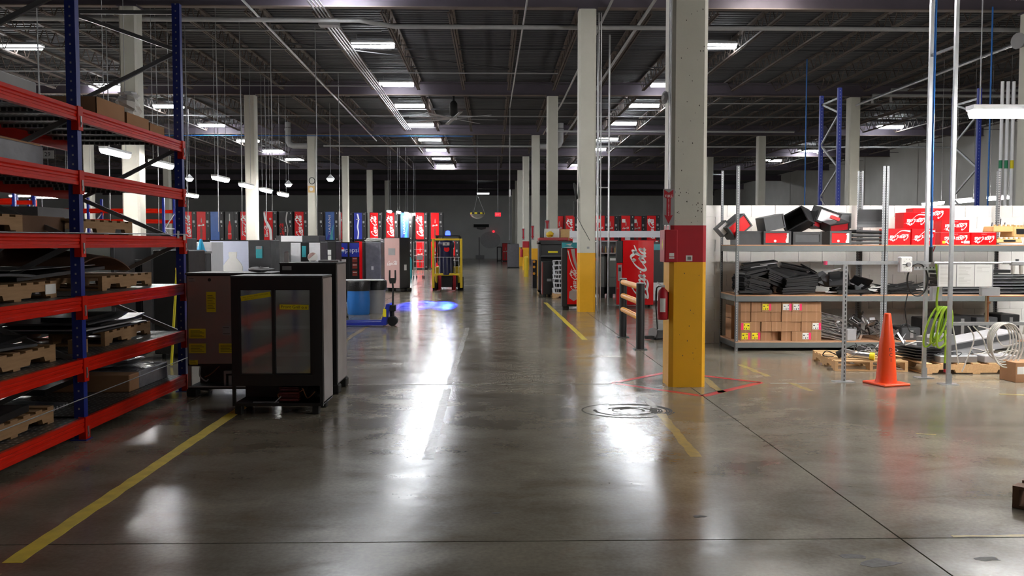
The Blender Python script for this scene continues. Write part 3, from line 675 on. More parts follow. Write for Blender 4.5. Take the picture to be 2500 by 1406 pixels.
# ================================================================== coolers in front, left of the aisle
t = thing('glass_door_cooler', 'small black two door glass cooler with Front Grill tape', 'cooler', (-2.09, 8.54, 0), R(-1.0))
W, D, H = .88, .46, 1.35
MB().box(-.44, .02, .38, -.415, D, H - .02).box(.415, .02, .38, .44, D, H - .02).box(-.415, D - .03, .38, .415, D, H - .02).box(-.44, .02, .36, .44, D, .40).build('body', ['black'], t)
MB().box(.4401, .03, .12, .446, D - .01, H - .03).build('side_panel', 'stside', t)
MB().box(-.445, .0, H - .02, .445, D, H).build('top', 'greyp', t, bevel=.004)
MB().box(-.44, .0, H - .13, .44, .035, H - .02).build('header', 'black', t); MB().box(-.44, 0, .28, .44, .035, .39).build('sill', 'black', t)
MB().box(-.44, 0, .39, -.365, .035, H - .13).build('frame_post', 'black', t); MB().box(.345, 0, .39, .44, .035, H - .13).build('frame_post', 'black', t)
MB().box(-.41, D - .04, .40, .41, D - .032, H - .03).box(-.412, .06, .40, -.405, D - .04, H - .03).box(.405, .06, .40, .412, D - .04, H - .03).box(-.41, .05, .4, .41, D - .04, .41).build('liner', 'inside', t)
for k, (x0, x1) in enumerate([(-.365, -.02), (-.035, .345)]):
    dr = MB().box(x0, .004 + .018 * k, .39, x0 + .018, .02 + .018 * k, H - .13).box(x1 - .03, .004 + .018 * k, .39, x1, .02 + .018 * k, H - .13).box(x0, .004 + .018 * k, .39, x1, .02 + .018 * k, .4).box(x0, .004 + .018 * k, H - .14, x1, .02 + .018 * k, H - .13).build('door', 'black', t)
    MB().box(x0 + .018, .010 + .018 * k, .4, x1 - .03, .014 + .018 * k, H - .14).build('glass_pane', 'glass', dr)
sh = MB()
for z in (.56, .83): 
    s_ = MB()
    for k in range(9): s_.bar((-.40, .09 + k * .035, z), (.40, .09 + k * .035, z), .005, .005)
    for k in range(3): s_.bar((-.4 + k * .4, .08, z - .005), (-.4 + k * .4, .38, z - .005), .006, .006)
    s_.build('wire_shelf', 'white', t)
tp = MB().rbox((0, 0, 0), (.29, .002, .05)).build('yellow_tape', 'yel', t, (-.2, .0005, 1.15), (0, R(-9), 0))
for q, (x0, x1, zz) in enumerate([(-.12, -.095, .008), (-.085, -.03, .008), (-.015, .02, .008), (.035, .075, .008), (.085, .12, .008), (-.11, -.06, -.012), (-.05, -.02, -.012)]):
    MB().tube([(x0 + (x1 - x0) * k / 8, -.0016, zz + .004 * (-1) ** k) for k in range(9)], .0009, 4).build('scribble', 'ink', tp)
tp = MB().rbox((0, 0, 0), (.28, .002, .048)).build('yellow_tape', 'yel', t, (.165, .018, 1.045), (0, R(1), 0))
text('Front Grill o.o', .042, 'ink', tp, (0, -.0014, 0), width=.25)
MB().box(-.44, .0, .10, -.41, .03, .28).box(.41, .0, .10, .44, .03, .28).box(-.44, .0, .08, .44, .03, .11).box(-.44, D - .03, .1, .44, D, .36).box(-.44, .02, .09, .44, D, .10).build('base_frame', 'black', t)
cd = MB()
for k in range(10): cd.box(.0, .05, .125 + k * .014, .19, .16, .128 + k * .014)
cd.build('condenser_fins', 'brown', t)['kind'] = 'stuff'
MB().tube([(0, .1, .13), (-.02, .1, .16), (0, .1, .19), (.2, .1, .21), (.22, .1, .24), (.26, .12, .14), (.33, .15, .20)], .006, 6, smoothpts=4).build('copper_tube', 'copper', t)
MB().lathe([(.0, 0), (.07, .0), (.075, .08), (.05, .13), (.0, .14)], 12, (.30, .25, .11)).build('compressor', 'black', t)
MB().bar((-.05, .04, .10), (.02, .05, .17), .02, .01).bar((-.25, .04, .115), (.0, .04, .115), .012, .006).build('wiring', 'greyl', t)
for x in (-.39, .36):
    for y in (.05, .40): MB().box(x - .03, y - .04, 0, x + .035, y + .05, .09).build('foot', 'tyre', t, bevel=.006)

t = thing('cooler_back', 'cooler with bare steel back plastered with yellow labels', 'cooler', (-2.86, 9.58, 0), 0)
MB().box(-.45, .0, .33, .45, .55, 1.335).build('body', 'black', t); MB().box(-.44, -.008, .36, .44, .0, 1.31).build('back_panel', 'stain', t)
MB().box(-.46, -.012, 1.325, .46, .56, 1.345).build('top', 'greyp', t, bevel=.003)
for x in (-.45, .42): MB().box(x, .0, .08, x + .03, .03, .34).build('frame_post', 'stain', t)
MB().box(-.45, 0, .08, .45, .55, .105).build('base_pan', 'black', t); MB().box(-.45, -.005, .1, .45, .0, .115).build('base_rail', 'greyl', t)
MB().box(-.42, .3, .105, .42, .32, .33).build('compartment_back', 'black', t)
MB().cyl((-.2, -.0085, 1.27), (-.2, -.01, 1.27), .018, n=14).build('cable_hole', 'ink', t)
def lab3(x, z, w, h, rows, mat='yel'):
    o = MB().box(x, -.0095, z, x + w, -.0082, z + h).build('label', mat, t)
    b = MB()
    for k in range(rows): b.box(x + w * .1, -.0103, z + h * (.18 + .64 * k / max(1, rows - 1)) - .002, x + w * (.9 - .12 * (k % 3)), -.0096, z + h * (.18 + .64 * k / max(1, rows - 1)) + .002)
    b.build('print_lines', 'ink', o)['kind'] = 'stuff'
lab3(-.235, .92, .10, .22, 9); lab3(-.43, .635, .18, .105, 6); lab3(-.43, .475, .18, .105, 5); lab3(-.11, .475, .18, .105, 5); lab3(-.43, .35, .09, .05, 3); lab3(-.07, .67, .09, .10, 2, 'greyl'); lab3(-.43, 1.25, .08, .04, 2, 'greyl')
MB().tube([(-.33, .05, .32), (-.34, .05, .22), (-.28, .06, .16), (-.25, .05, .18)], .008, 6, smoothpts=4).build('wire_loom', 'greyl', t)
MB().tube([(-.12, .05, .33), (-.22, .06, .24), (-.3, .1, .2)], .006, 6, smoothpts=4).build('wire_loom', 'copper', t)
MB().box(-.08, .05, .11, -.06, .07, .24).box(-.03, .05, .11, -.0, .07, .22).box(-.08, .05, .24, .0, .12, .27).build('bracket', 'galv', t)
for x in (-.42, .38):
    for y in (.06, .48): MB().box(x - .05, y - .07, 0, x + .06, y + .07, .08).build('foot', 'tyre', t, bevel=.01)
crumple('grey_cover', 'grey plastic lid lying on top of the steel backed cooler', 'lid', (-2.55, 9.75, 1.346), (.26, .2, .06), 'greyl', 8, 9)

t = thing('black_cooler', 'tall plain black cooler just behind the small glass door cooler', 'cooler', (-2.03, 9.72, 0), 0)
MB().box(-.31, 0, .1, .31, .62, 1.45).build('body', 'black', t, bevel=.006); MB().box(.3101, .03, .12, .3145, .60, 1.43).build('side_panel', 'stside', t)
MB().box(-.315, -.005, 1.435, .315, .625, 1.452).build('top', 'greyp', t); MB().box(-.28, -.004, 1.37, -.18, -.0005, 1.415).build('label', 'greyl', t)
for x in (-.26, .27):
    for y in (.06, .56): MB().box(x - .06, y - .08, 0, x + .06, y + .08, .1).build('foot', 'tyre', t, bevel=.012)

# dark machines standing behind the rack
def machine_box(nm, label, cat, loc, size, rz=0.0, mat='black', group=None, feet=True, front=None):
    t = thing(nm, label, cat, loc, rz, group); w_, d_, h_ = size
    MB().box(-w_ / 2, 0, .08, w_ / 2, d_, h_).build('cabinet', mat, t, bevel=.012)
    if front:
        MB().box(-w_ / 2 + .015, -.014, .11, w_ / 2 - .015, -.0005, h_ - .02).build('front_panel', front, t, bevel=.004)
    if feet:
        for x in (-w_ / 2 + .1, w_ / 2 - .1):
            for y in (.1, d_ - .1): MB().cyl((x, y, 0), (x, y, .082), .03, n=8).build('foot', 'tyre', t)
    return t
t = machine_box('drinks_cooler', 'green tinted glass cooler with yellow tape seen through the rack', 'cooler', (-5.75, 12.6, 0), (.8, .7, 1.75), front=None)
MB().box(-.34, -.012, .3, .34, -.0005, 1.6).build('inner_liner', 'inside', t); MB().box(-.35, -.035, .28, .35, -.03, 1.65).build('glass_door', 'glass', t)
MB().rbox((0, 0, 0), (.2, .003, .055)).build('yellow_tape', 'yel', t, (.17, -.0385, 1.45), (0, R(-12), 0)); MB().box(.36, -.04, .28, .40, -.0005, 1.65).build('door_post', 'greyp', t)
t = machine_box('white_machine', 'white fronted machine seen through the rack beside the green cooler', 'vending machine', (-6.1, 14.2, 0), (.75, .7, 1.76), front='white')
t = machine_box('black_bin', 'black bin with a printed panel in front of the white machine', 'bin', (-5.46, 13.4, 0), (.34, .36, 1.42), front='greyp'); MB().box(-.06, -.018, 1.2, .06, -.0145, 1.32).build('picture', 'greyl', t); MB().cyl((.12, -.02, 1.15), (.12, -.03, 1.15), .02).build('knob', 'white', t)
machine_box('charcoal_machine', 'charcoal machine seen through the rack behind the leaning pole', 'vending machine', (-5.72, 15.3, 0), (.72, .8, 1.76), mat='greyp')
t = machine_box('black_machine', 'black machine with a small white switch behind the rack end', 'vending machine', (-4.6, 12.7, 0), (.52, .7, 1.57)); MB().box(.12, -.004, .85, .17, -.0005, .98).build('switch_plate', 'paper', t); MB().box(.13, -.007, .88, .16, -.0042, .91).build('rocker', 'reddk', t)
for k, (x, lab) in enumerate([(-7.1, 'black machine right of the other two behind the near rack bay'), (-8.2, 'black machine in the middle of three behind the near rack bay'), (-9.3, 'leftmost black machine of three behind the near rack bay')]):
    machine_box('black_machine', lab, 'vending machine', (x, 12.6, 0), (1.0, .8, 1.72), group='black machines behind the near rack bay')

# ================================================================== fire equipment on the nearest column
t = thing('fire_cabinet', 'red metal fire cabinet fixed to the nearest column', 'cabinet', (2.03, 10.13, 1.45), 0)
MB().box(-.075, -.13, 0, .075, .14, .37).build('body', 'colred', t, bevel=.004)
MB().box(-.065, -.134, .01, .068, -.1305, .36).build('door', 'colred', t, bevel=.002)
d = MB().add([(-.0785, -.02 - .03, .2), (-.0785, -.05 + .03, .13), (-.0785, .01, .2), (-.0785, -.02, .27)], [(0, 1, 2, 3)]).build('yellow_diamond', 'yel', t)
MB().box(-.02, -.1365, .065, .035, -.1342, .105).build('label', 'paper', t); MB().box(-.022, -.1365, .04, .037, -.1342, .056).build('label', 'paper', t)
for k in range(4):
    o = MB().tube([(2.015 + k * .022 - .03 * (k == 0), 10.10 + .02 * k, 1.82), (2.015 + k * .022, 10.10 + .02 * k, 2.0), (2.015 + k * .022, 10.10 + .02 * k, 7.95)], .0085, 8).build('conduit', 'conduit')
    tag(o, '%s conduit from the left running down the nearest column' % ORD[k], 'conduit', 'conduits on the nearest column')
t = thing('fire_sign', 'red FIRE EXTINGUISHER arrow sign on the nearest column', 'sign', (2.005, 10.04, 1.875), 0)
MB().box(-.062, -.006, 0, .062, 0, .41).build('backing_plate', 'greyl', t)
MB().ext([(0, .012), (.05, .115), (.024, .105), (.024, .30), (.052, .315), (.052, .40), (.0, .365), (-.052, .40), (-.052, .315), (-.024, .30), (-.024, .105), (-.05, .115)], 'y', -.009, -.0062).build('arrow', 'colred', t)
text('FIRE', .045, 'sign', t, (0, -.0098, .325), width=.085)
for k, ch in enumerate('EXTINGUISHER'): text(ch, .0185, 'sign', t, (0, -.0098, .29 - k * .0165))
MB().box(.055, -.002, .36, .08, .06, .385).build('bracket', 'galv', t)
t = thing('fire_extinguisher', 'red fire extinguisher hanging low on the nearest column', 'fire extinguisher', (1.975, 10.17, .78), 0)
MB().lathe([(.0, 0), (.055, 0), (.062, .015), (.062, .30), (.05, .34), (.022, .365), (.018, .38), (.0, .38)], 18).build('cylinder', 'colred', t)
MB().box(-.018, -.02, .375, .018, .02, .40).bar((-.02, 0, .40), (-.07, -.02, .435), .014, .008).bar((-.02, 0, .39), (-.065, -.02, .395), .014, .008).build('valve_handle', 'steel', t)
MB().tube([(-.02, 0, .39), (-.075, 0, .36), (-.082, 0, .2), (-.075, 0, .06)], .008, 6, smoothpts=4).build('hose', 'tyre', t)
lb = MB()
for k in range(6):
    a0, a1 = -2.3 + k * .17, -2.3 + (k + 1) * .17
    lb.add([(.0628 * math.cos(a), .0628 * math.sin(a), z) for a, z in ((a0, .09), (a1, .09), (a1, .25), (a0, .25))], [(0, 1, 2, 3)])
lb.build('label', 'paper', t)
MB().box(.03, -.01, .1, .07, .01, .32).build('bracket', 'tyre', t)
t = thing('horn_strobe', 'round white alarm sounder high on the nearest column', 'alarm', (2.0, 10.2, 3.34), 0)
MB().cyl((.035, 0, 0), (-.02, -.02, 0), .055, .075, 16).build('dish', 'housing', t); MB().cyl((-.02, -.02, 0), (-.045, -.03, 0), .075, .03, 16).build('cone', 'greyl', t)

# guard rail
t = thing('guard_rail', 'black and yellow guard rail standing before the nearest column', 'guard rail', (2.32, 13.77, 0), 0)
for y in (0, 1.84):
    pb = MB().cyl((0, y, .01), (0, y, 1.04), .066, n=18).build('post', 'blackp', t); MB().cyl((0, y, 1.04), (0, y, 1.055), .066, .06, 18).build('post_cap', 'greyl', pb)
    MB().box(-.1, y - .1, 0, .1, y + .1, .012).build('base_plate', 'greyp', t)
for z in (.50, .745, .985): MB().cyl((-.01, .05, z), (-.01, 1.79, z), .046, n=14).build('rail', 'railyel', t)
t = thing('floor_squeegee', 'grey floor sweeper head with black handle behind the extinguisher', 'sweeper', (2.98, 15.3, 0), 0)
MB().rbox((0, 0, .09), (.36, .26, .16), (0, 0, .2), top=(.8, .7)).build('head', 'greyp', t, bevel=.02); MB().cyl((-.2, -.05, .1), (-.17, -.03, .1), .1, n=14).build('wheel', 'greyl', t)
MB().tube([(-.1, 0, .15), (-.12, .05, .55), (-.1, .1, .9)], .012, 6).build('handle', 'tyre', t); MB().rbox((-.26, -.1, .04), (.14, .1, .05), (0, 0, .3)).build('brush', 'tyre', t)

# ================================================================== white block wall
wp = tag(MB().box(3.30, 14.63, 0, 12.0, 14.80, 2.30).build('wall_partition', 'block'), 'low white painted block wall behind the grey shelving', None, None, 'structure')
bm = MB().box(0, -.03, 0, .394, 0, .188); b0 = None; hm = None
for r in range(12):
    x = 3.30 - (.2 if r % 2 else 0)
    while x < 11.8:
        x0 = max(x, 3.30); z = r * .192 + .002
        if x0 > x:
            if hm is None: hm = MB().box(0, -.03, 0, .194, 0, .188).build('block', 'block', wp, (x0 + .003, 14.63, z))
            else: inst(hm, 'block', wp, (x0 + .003, 14.63, z))
        elif b0 is None: b0 = bm.build('block', 'block', wp, (x + .003, 14.63, z), bevel=.004)
        else:
            o = inst(b0, 'block', wp, (x + .003, 14.63, z))
        x += .4

# ================================================================== grey steel shelving
SH = {}
def shelving(label, x0, x1):
    t = thing('steel_shelving', label, 'shelving', (x0, 13.5, 0), 0, 'grey steel shelving units'); w_ = x1 - x0; D_ = .95
    for x in (0, w_):
        s = 1 if x == 0 else -1
        for y in (0, D_):
            q = 1 if y == 0 else -1
            MB().box(x, y, 0, x + s * .045, y + q * .004, 2.86).box(x, y, 0, x + s * .004, y + q * .045, 2.86).build('post', 'postgrey', t)
    for z in (.135, .855, 1.63):
        for y in (-.004, D_ - .03): MB().box(0, y, z - .085, w_, y + .034, z).build('shelf_beam', 'shelfgrey', t, bevel=.004)
        for x in (.004, w_ - .03): MB().box(x, .03, z - .085, x + .026, D_ - .03, z).build('end_beam', 'shelfgrey', t)
        MB().box(.004, -.002, z, w_ - .004, D_, z + .018).build('shelf_board', 'board', t)
    return t
shelving('grey steel shelving unit stacked with brown cartons at its foot', 3.75, 6.055)
shelving('grey steel shelving unit with red cartons on top, right of the other', 6.065, 8.37)
ZS = (.153, .873, 1.648)

# brown cartons on the bottom shelf: four courses of eight
ct = MB().box(-.1, 0, 0, .1, .2, .148).build('carton', 'card')
ct.data.name = 'carton'; ctm = ct.data; bpy.data.objects.remove(ct)
lay = {(3, 2): 'y', (3, 4): 'w', (3, 5): 'w', (1, 0): 'yl', (1, 7): 'w', (0, 0): 'y', (0, 1): 'y', (0, 6): 'w'}
rows = ['bottom', 'second', 'third', 'top']; rr = random.Random(5)
for r in range(4):
    for c in range(8):
        x = 3.93 + c * .158 + rr.uniform(-.004, .004); y = 13.54 + rr.uniform(0, .03)
        if (r, c) == (0, 3): y += .09
        extra = {'y': 'with yellow and pink label', 'yl': 'with pink and yellow label', 'w': 'with white and pink label'}.get(lay.get((r, c)), 'plain')
        t = thing('carton', '%s brown carton, %s of eight in the %s course on the bottom shelf' % (extra, ORD[c], rows[r]) if extra == 'plain' else 'brown carton %s, %s of eight in the %s course' % (extra, ORD[c], rows[r]), 'carton', (x, y, ZS[0] + r * .151), 0, 'brown cartons on the bottom shelf')
        o = bpy.data.objects.new('carton_body', ctm); col.objects.link(o); o.parent = t; o.scale = (.77, 1.9, 1)
        MB().box(-.012, -.0008, .0, .012, .0, .148).build('seam_tape', 'board', t)
        v = lay.get((r, c))
        if v:
            s = -1 if v == 'yl' else 1
            lb = MB().box(-.062, -.0035, .028, .035, -.001, .125).build('label', 'paper' if v == 'w' else 'yel', t); lb.scale.x = s
            MB().box(.036, -.0035, .022, .072, -.001, .128).build('pink_strip', 'pink', lb)
            pk = MB()
            for (a, b, e, f) in ((-.052, .082, -.025, .096), (.016, .09, .026, .112), (-.05, .04, -.042, .052), (-.02, .034, -.008, .056), (.012, .04, .024, .056)): pk.box(a, -.0042, b, e, -.0036, f)
            pk.build('print', 'ink', lb)['kind'] = 'stuff'
for k, (x, z, h) in enumerate([(3.80, ZS[0], .32), (3.80, ZS[0] + .325, .2)]):
    tag(MB().box(0, 0, 0, .055, .34, h).build('side_carton', 'card', None, (x - .005, 13.9, z)), ['tall brown carton at the left end of the bottom shelf', 'small brown carton on the tall one at the shelf end'][k], 'carton', 'cartons at the shelf end')
# leaning wire racks
wr_ = MB()
for k in range(9): wr_.bar((-.21, -.16 + k * .04, 0), (.21, -.16 + k * .04, 0), .005, .005)
for x in (-.21, -.07, .07, .21): wr_.bar((x, -.17, .004), (x, .17, .004), .006, .006)
w0 = None
for k in range(11):
    lc = (5.30 + .012 * (k % 3), 13.72, ZS[0] + .035 + k * .036); ro = (R(4 * (k % 2)), R(10 + 2 * (k % 4)), R(-6 + 4 * (k % 3)))
    o = wr_.build('wire_rack', 'steel', None, lc, ro) if w0 is None else inst(w0, 'wire_rack', None, lc, ro); w0 = w0 or o
    tag(o, 'chromed wire rack in the leaning stack beside the brown cartons', 'wire rack', 'wire racks on the bottom shelf')
# heap of metal brackets
br1 = MB().bar((0, 0, 0), (.22, 0, .0), .03, .006).bar((.22, 0, 0), (.22, 0, .1), .03, .006).bar((0, 0, 0), (-.02, 0, .06), .03, .006)
br2 = MB().tube([(-.12, 0, 0), (-.1, 0, .1), (.06, 0, .12), (.1, 0, .02)], .008, 6, smoothpts=4).bar((-.13, 0, 0), (.11, 0, 0), .02, .006)
br3 = MB().box(-.08, -.04, 0, .08, .04, .006).box(-.08, -.04, 0, -.074, .04, .09).box(.074, -.04, 0, .08, .04, .05)
bs = [None, None, None]; rr = random.Random(12)
for k in range(54):
    i = k % 3; x = rr.uniform(5.52, 6.62); lvl = max(0, .28 - abs(x - 5.95) * .38); z = ZS[0] + .03 + rr.random() ** 1.3 * (lvl + .06)
    lc = (x, rr.uniform(13.58, 14.15), z); ro = (rr.uniform(-1.2, 1.2), rr.uniform(-1.0, 1.0), rr.uniform(0, 6.28))
    o = (br1, br2, br3)[i].build('metal_bracket', ['steel', 'greyp', 'galv'][i], None, lc, ro) if bs[i] is None else inst(bs[i], 'metal_bracket', None, lc, ro); bs[i] = bs[i] or o
    tag(o, ['bent steel bracket in the scrap heap on the bottom shelf', 'dark wire bracket in the scrap heap on the bottom shelf', 'galvanised clip bracket in the scrap heap on the bottom shelf'][i], 'bracket', ['bent steel brackets', 'dark wire brackets', 'galvanised clip brackets'][i] + ' heaped on the bottom shelf')
slab('grey_container', 'grey plastic container between the wire racks and the bracket heap', 'container', (5.58, 13.62, ZS[0] + .09), (.16, .16, .18), (0, 0, .1), 'greyl', bevel=.01)
# black grille panels on the middle shelf
def tray_mesh(L, W, h): return MB().box(-L / 2, -W / 2, 0, L / 2, W / 2, .006).box(-L / 2, -W / 2, .006, L / 2, -W / 2 + .008, h).box(-L / 2, W / 2 - .008, .006, L / 2, W / 2, h).box(-L / 2, -W / 2, .006, -L / 2 + .008, W / 2, h).box(L / 2 - .008, -W / 2, .006, L / 2, W / 2, h)
tm = [tray_mesh(.42, .30, .022), tray_mesh(.52, .28, .026), tray_mesh(.30, .26, .02), MB().rbox((0, 0, .03), (.2, .16, .06), top=(.8, .9))]
to = [None] * 4; rr = random.Random(21)
def panel(i, lc, ro, label, group):
    o = tm[i].build('grille_tray', ['blackp', 'blackp', 'black', 'greyp'][i], None, lc, ro) if to[i] is None else inst(to[i], 'grille_tray', None, lc, ro)
    to[i] = to[i] or o; return tag(o, label, 'plastic panel', group)
for (x, z, n, i, ry, rz, st, y) in [(3.93, .0, 9, 2, 28, 60, .024, 13.75), (4.1, .0, 10, 0, 14, 5, .027, 13.75), (4.12, .26, 4, 0, -10, 12, .03, 13.8), (4.22, .36, 4, 1, -8, -4, .028, 13.9),
                              (4.45, .10, 8, 0, 20, 15, .028, 13.85), (4.52, .30, 3, 1, 16, -10, .03, 13.95), (4.05, .0, 2, 1, 0, 0, .028, 13.62), (4.75, .0, 3, 1, -2, 2, .03, 13.66), (4.80, .09, 6, 1, -6, 4, .03, 13.72),
                              (4.82, .3, 4, 0, 12, -12, .03, 14.0), (5.6, 0, 2, 1, 0, 3, .03, 13.7), (4.3, .02, 8, 2, 34, 20, .026, 14.0)]:
    for k in range(n):
        panel(i, (x + rr.uniform(-.012, .012), y + rr.uniform(-.02, .02), ZS[1] + .03 + z + k * st), (rr.uniform(-.04, .04) + .05, R(ry) + rr.uniform(-.03, .03), R(rz) + rr.uniform(-.06, .06)), 'black grille panel in the stacked left part of the middle shelf pile', 'black grille panels stacked on the middle shelf')
for k in range(30):
    x = rr.uniform(4.95, 5.95); top = .46 - abs(x - 5.1) * .33
    panel(3 if k % 3 else 0, (x, rr.uniform(13.62, 14.1), ZS[1] + .02 + rr.random() * max(.05, top - .1)), (rr.uniform(-.6, .6), rr.uniform(-.8, .8), rr.uniform(0, 6)), 'dark plastic piece tumbled in the right part of the middle shelf pile', 'dark plastic pieces on the middle shelf')
for k, (x, z, ry) in enumerate([(4.13, .42, -8), (4.28, .46, -6), (5.28, .36, -14), (5.3, .02, 0)]):
    slab('white_edged_strip', ['pale edged strip on the top left of the black pile', 'upper pale edged strip on the black pile', 'slanting pale strip right of the black pile', 'short white strip lying at the shelf front'][k], 'strip', (x, 13.58, ZS[1] + .02 + z), (.26 if k < 3 else .25, .02, .012), (0, R(ry), 0), 'greyl' if k < 3 else 'sign')

# plastic dispenser housings on the top shelf
def housing(label, c, size, e, mat='greyp', inner=None, frame=.02, torn=False, group='plastic housings on the top shelf'):
    t = thing('plastic_housing', label, 'plastic housing', c, 0, group); t.rotation_euler = e; a, b, h = [q / 2 for q in size]; f = frame
    MB().box(-a, -b, -h, -a + .008, b, h).box(a - .008, -b, -h, a, b, h).box(-a, -b, h - .008, a, b, h).box(-a, -b, -h, a, b, -h + .008).box(-a, b - .008, -h, a, b, h).build('shell', mat, t, bevel=.006)
    for q in ((-a, -h, -a + f, h), (a - f, -h, a, h), (-a + f, h - f, a - f, h), (-a + f, -h, a - f, -h + f)): MB().box(q[0], -b - .006, q[1], q[2], -b + .004, q[3]).build('rim', mat, t)
    if inner:
        pn = MB().box(-a + f, -b + .006, -h + f, a - f, -b + .010, h - f).build('face_panel', inner, t)
        if torn:
            r2 = random.Random(int(a * 1000)); z0 = -h + f; n = 8
            ed = [(a - f - .045 - r2.uniform(-.014, .014), -h + f + k * (2 * h - 2 * f) / n) for k in range(n + 1)]
            MB().ext([(a - f, -h + f)] + [(a - f, h - f)] + ed[::-1], 'y', -b + .003, -b + .0055).build('torn_patch', 'board' if False else 'paper', pn)
            MB().cyl((-.03, -b + .003, -h * .45), (-.03, -b + .0055, -h * .45), .022, n=7).build('torn_spot', 'paper', pn)
    return t
H = housing
H('tilted housing with red inside at the left end of the top shelf', (3.80, 13.75, 1.93), (.36, .3, .24), (0, R(-38), R(12)), 'greyp', 'red')
H('small cream lined housing overhanging the left shelf end', (3.62, 13.8, 1.90), (.2, .22, .18), (0, R(-42), 0), 'greyp', 'paper')
H('plain charcoal housing, second from the left on the top shelf', (3.97, 13.72, ZS[2] + .105), (.42, .34, .21), (0, 0, 0), 'greyp', 'greyp')
H('housing with torn red face, left one of two on the top shelf', (4.39, 13.68, ZS[2] + .105), (.42, .36, .21), (0, 0, R(-2)), 'greyp', 'red', .03, True)
H('square charcoal housing tilted on the left torn red one', (4.36, 13.78, 1.99), (.34, .28, .22), (0, R(-12), R(10)), 'greyp', 'greyp')
H('low charcoal housing between the two torn red faced ones', (4.86, 13.72, ZS[2] + .10), (.46, .34, .20), (0, 0, R(3)), 'blackp', 'greyp', .04)
H('big dark hood tipped on its side in the middle of the pile', (4.80, 13.8, 2.02), (.40, .34, .27), (R(-10), R(-28), R(-35)), 'blackp', None)
H('narrow dark wedge shaped housing with red inside mid pile', (5.08, 13.85, 2.04), (.16, .2, .26), (0, R(18), R(20)), 'blackp', 'reddk')
H('topmost housing with a pale inside, tilted high on the pile', (5.25, 13.85, 2.09), (.38, .24, .24), (R(8), R(18), R(8)), 'blackp', 'white', .03)
H('broken dark housing with red bits under the topmost one', (5.34, 13.7, 1.95), (.34, .3, .14), (R(15), R(-8), R(10)), 'blackp', 'reddk')
H('housing with torn red face, right one of two on the top shelf', (5.36, 13.68, ZS[2] + .105), (.34, .36, .21), (0, 0, R(2)), 'greyp', 'red', .03, True)
H('thin grey housing leaning behind the big bent grey panel', (5.60, 14.0, 2.03), (.22, .1, .24), (R(-8), R(4), 0), 'greyp', 'greyp')
slab('red_fragment', 'bright red broken fragment lying high in the housing pile', 'fragment', (5.32, 13.62, 2.06), (.14, .06, .05), (0, R(20), 0), 'red')
t = sheet('bent_plastic_sheet', 'large smooth bent grey panel at the right of the pile', 'plastic panel', (5.91, 13.7, 2.05), .42, .27, lambda u, v: .05 * (1 - math.cos(v * 2.2)), 'greyp', 0, .012, 6, m=6); t.rotation_euler = (R(80), 0, R(-3))
for k, lab in enumerate(['lowest of four long dark panels stacked at the shelf middle', 'second of four long dark panels stacked at the shelf middle', 'third of four long dark panels stacked at the shelf middle', 'uppermost of four long dark panels stacked at the shelf middle']):
    slab('long_plastic_sheet', lab, 'plastic panel', (5.80 + .02 * (k % 2), 13.72, ZS[2] + .028 + k * .058), (.56 - .03 * k, .4, .045), (0, R(1.2 * (k - 1)), R(2 * (k - 1))), 'blackp' if k % 2 else 'greyp', 'long dark panels on the top shelf', bevel=.012)

# red drink cartons, printed side upside down
def redbox(label, x, y, z, size, rz, fade=False, sw=True, kind='red'):
    t = thing('red_drink_carton', label, 'drink carton', (x, y, z), rz, 'red drink cartons on the top shelf'); a, b, h = size[0] / 2, size[1], size[2]
    MB().box(-a, 0, 0, a, b, h).build('carton', kind, t, bevel=.004)
    script(t, min(size[0] * .84, h * 2.1), (.0, -.0016, h * .44), (R(90), R(180), 0))
    if sw:
        P = spline([Vector((-a * .98, 0, h * .30)), Vector((-a * .4, 0, h * .52)), Vector((a * .2, 0, h * .86)), Vector((a * .98, 0, h * .84))], 6); n = len(P); wv = [.001 + .014 * (i / n) ** 2 for i in range(n)]
        MB().add([p + Vector((0, -.0009, wv[i])) for i, p in enumerate(P)] + [p + Vector((0, -.0009, -wv[i])) for i, p in enumerate(P)], [(n + i, n + i + 1, i + 1, i) for i in range(n - 1)]).build('white_ribbon', 'sign', t)
    else: text('CLASSIC', h * .12, 'signg', t, (0, -.0012, h * .86), (R(90), R(180), 0))
    sd = MB().box(-a - .0012, .03, .03, -a - .0008, b - .03, h - .03)
    return t
Z0 = ZS[2]
redbox('red carton at the left end of the lower carton row', 6.31, 13.58, Z0, (.37, .28, .25), 0)
redbox('second red carton from the left in the lower row', 6.69, 13.56, Z0, (.37, .28, .25), 0)
redbox('third red carton in the lower row, with the small yellow sticker', 7.21, 13.60, Z0, (.45, .28, .19), R(-3), sw=False)
redbox('red carton at the right end of the lower carton row', 7.64, 13.56, Z0, (.40, .28, .19), R(2), sw=False)
redbox('red carton with a dark side turned left, upper row', 6.61, 13.66, Z0 + .252, (.42, .22, .25), R(12))
redbox('low red carton in the upper row, right of the steel post', 7.22, 13.62, Z0 + .195, (.44, .26, .19), 0, sw=False)
redbox('highest red carton, tilted on top of the others', 6.98, 13.9, Z0 + .39, (.62, .22, .19), R(4), sw=False)
slab('yellow_sticker', 'yellow sticker on the corner of the third red carton', 'sticker', (7.03, 13.597, Z0 + .04), (.045, .002, .04), (0, 0, R(-3)), 'yel'); slab('white_sticker', 'white sticker on the corner of the third red carton', 'sticker', (7.38, 13.577, Z0 + .04), (.09, .002, .04), (0, 0, R(-3)), 'paper')
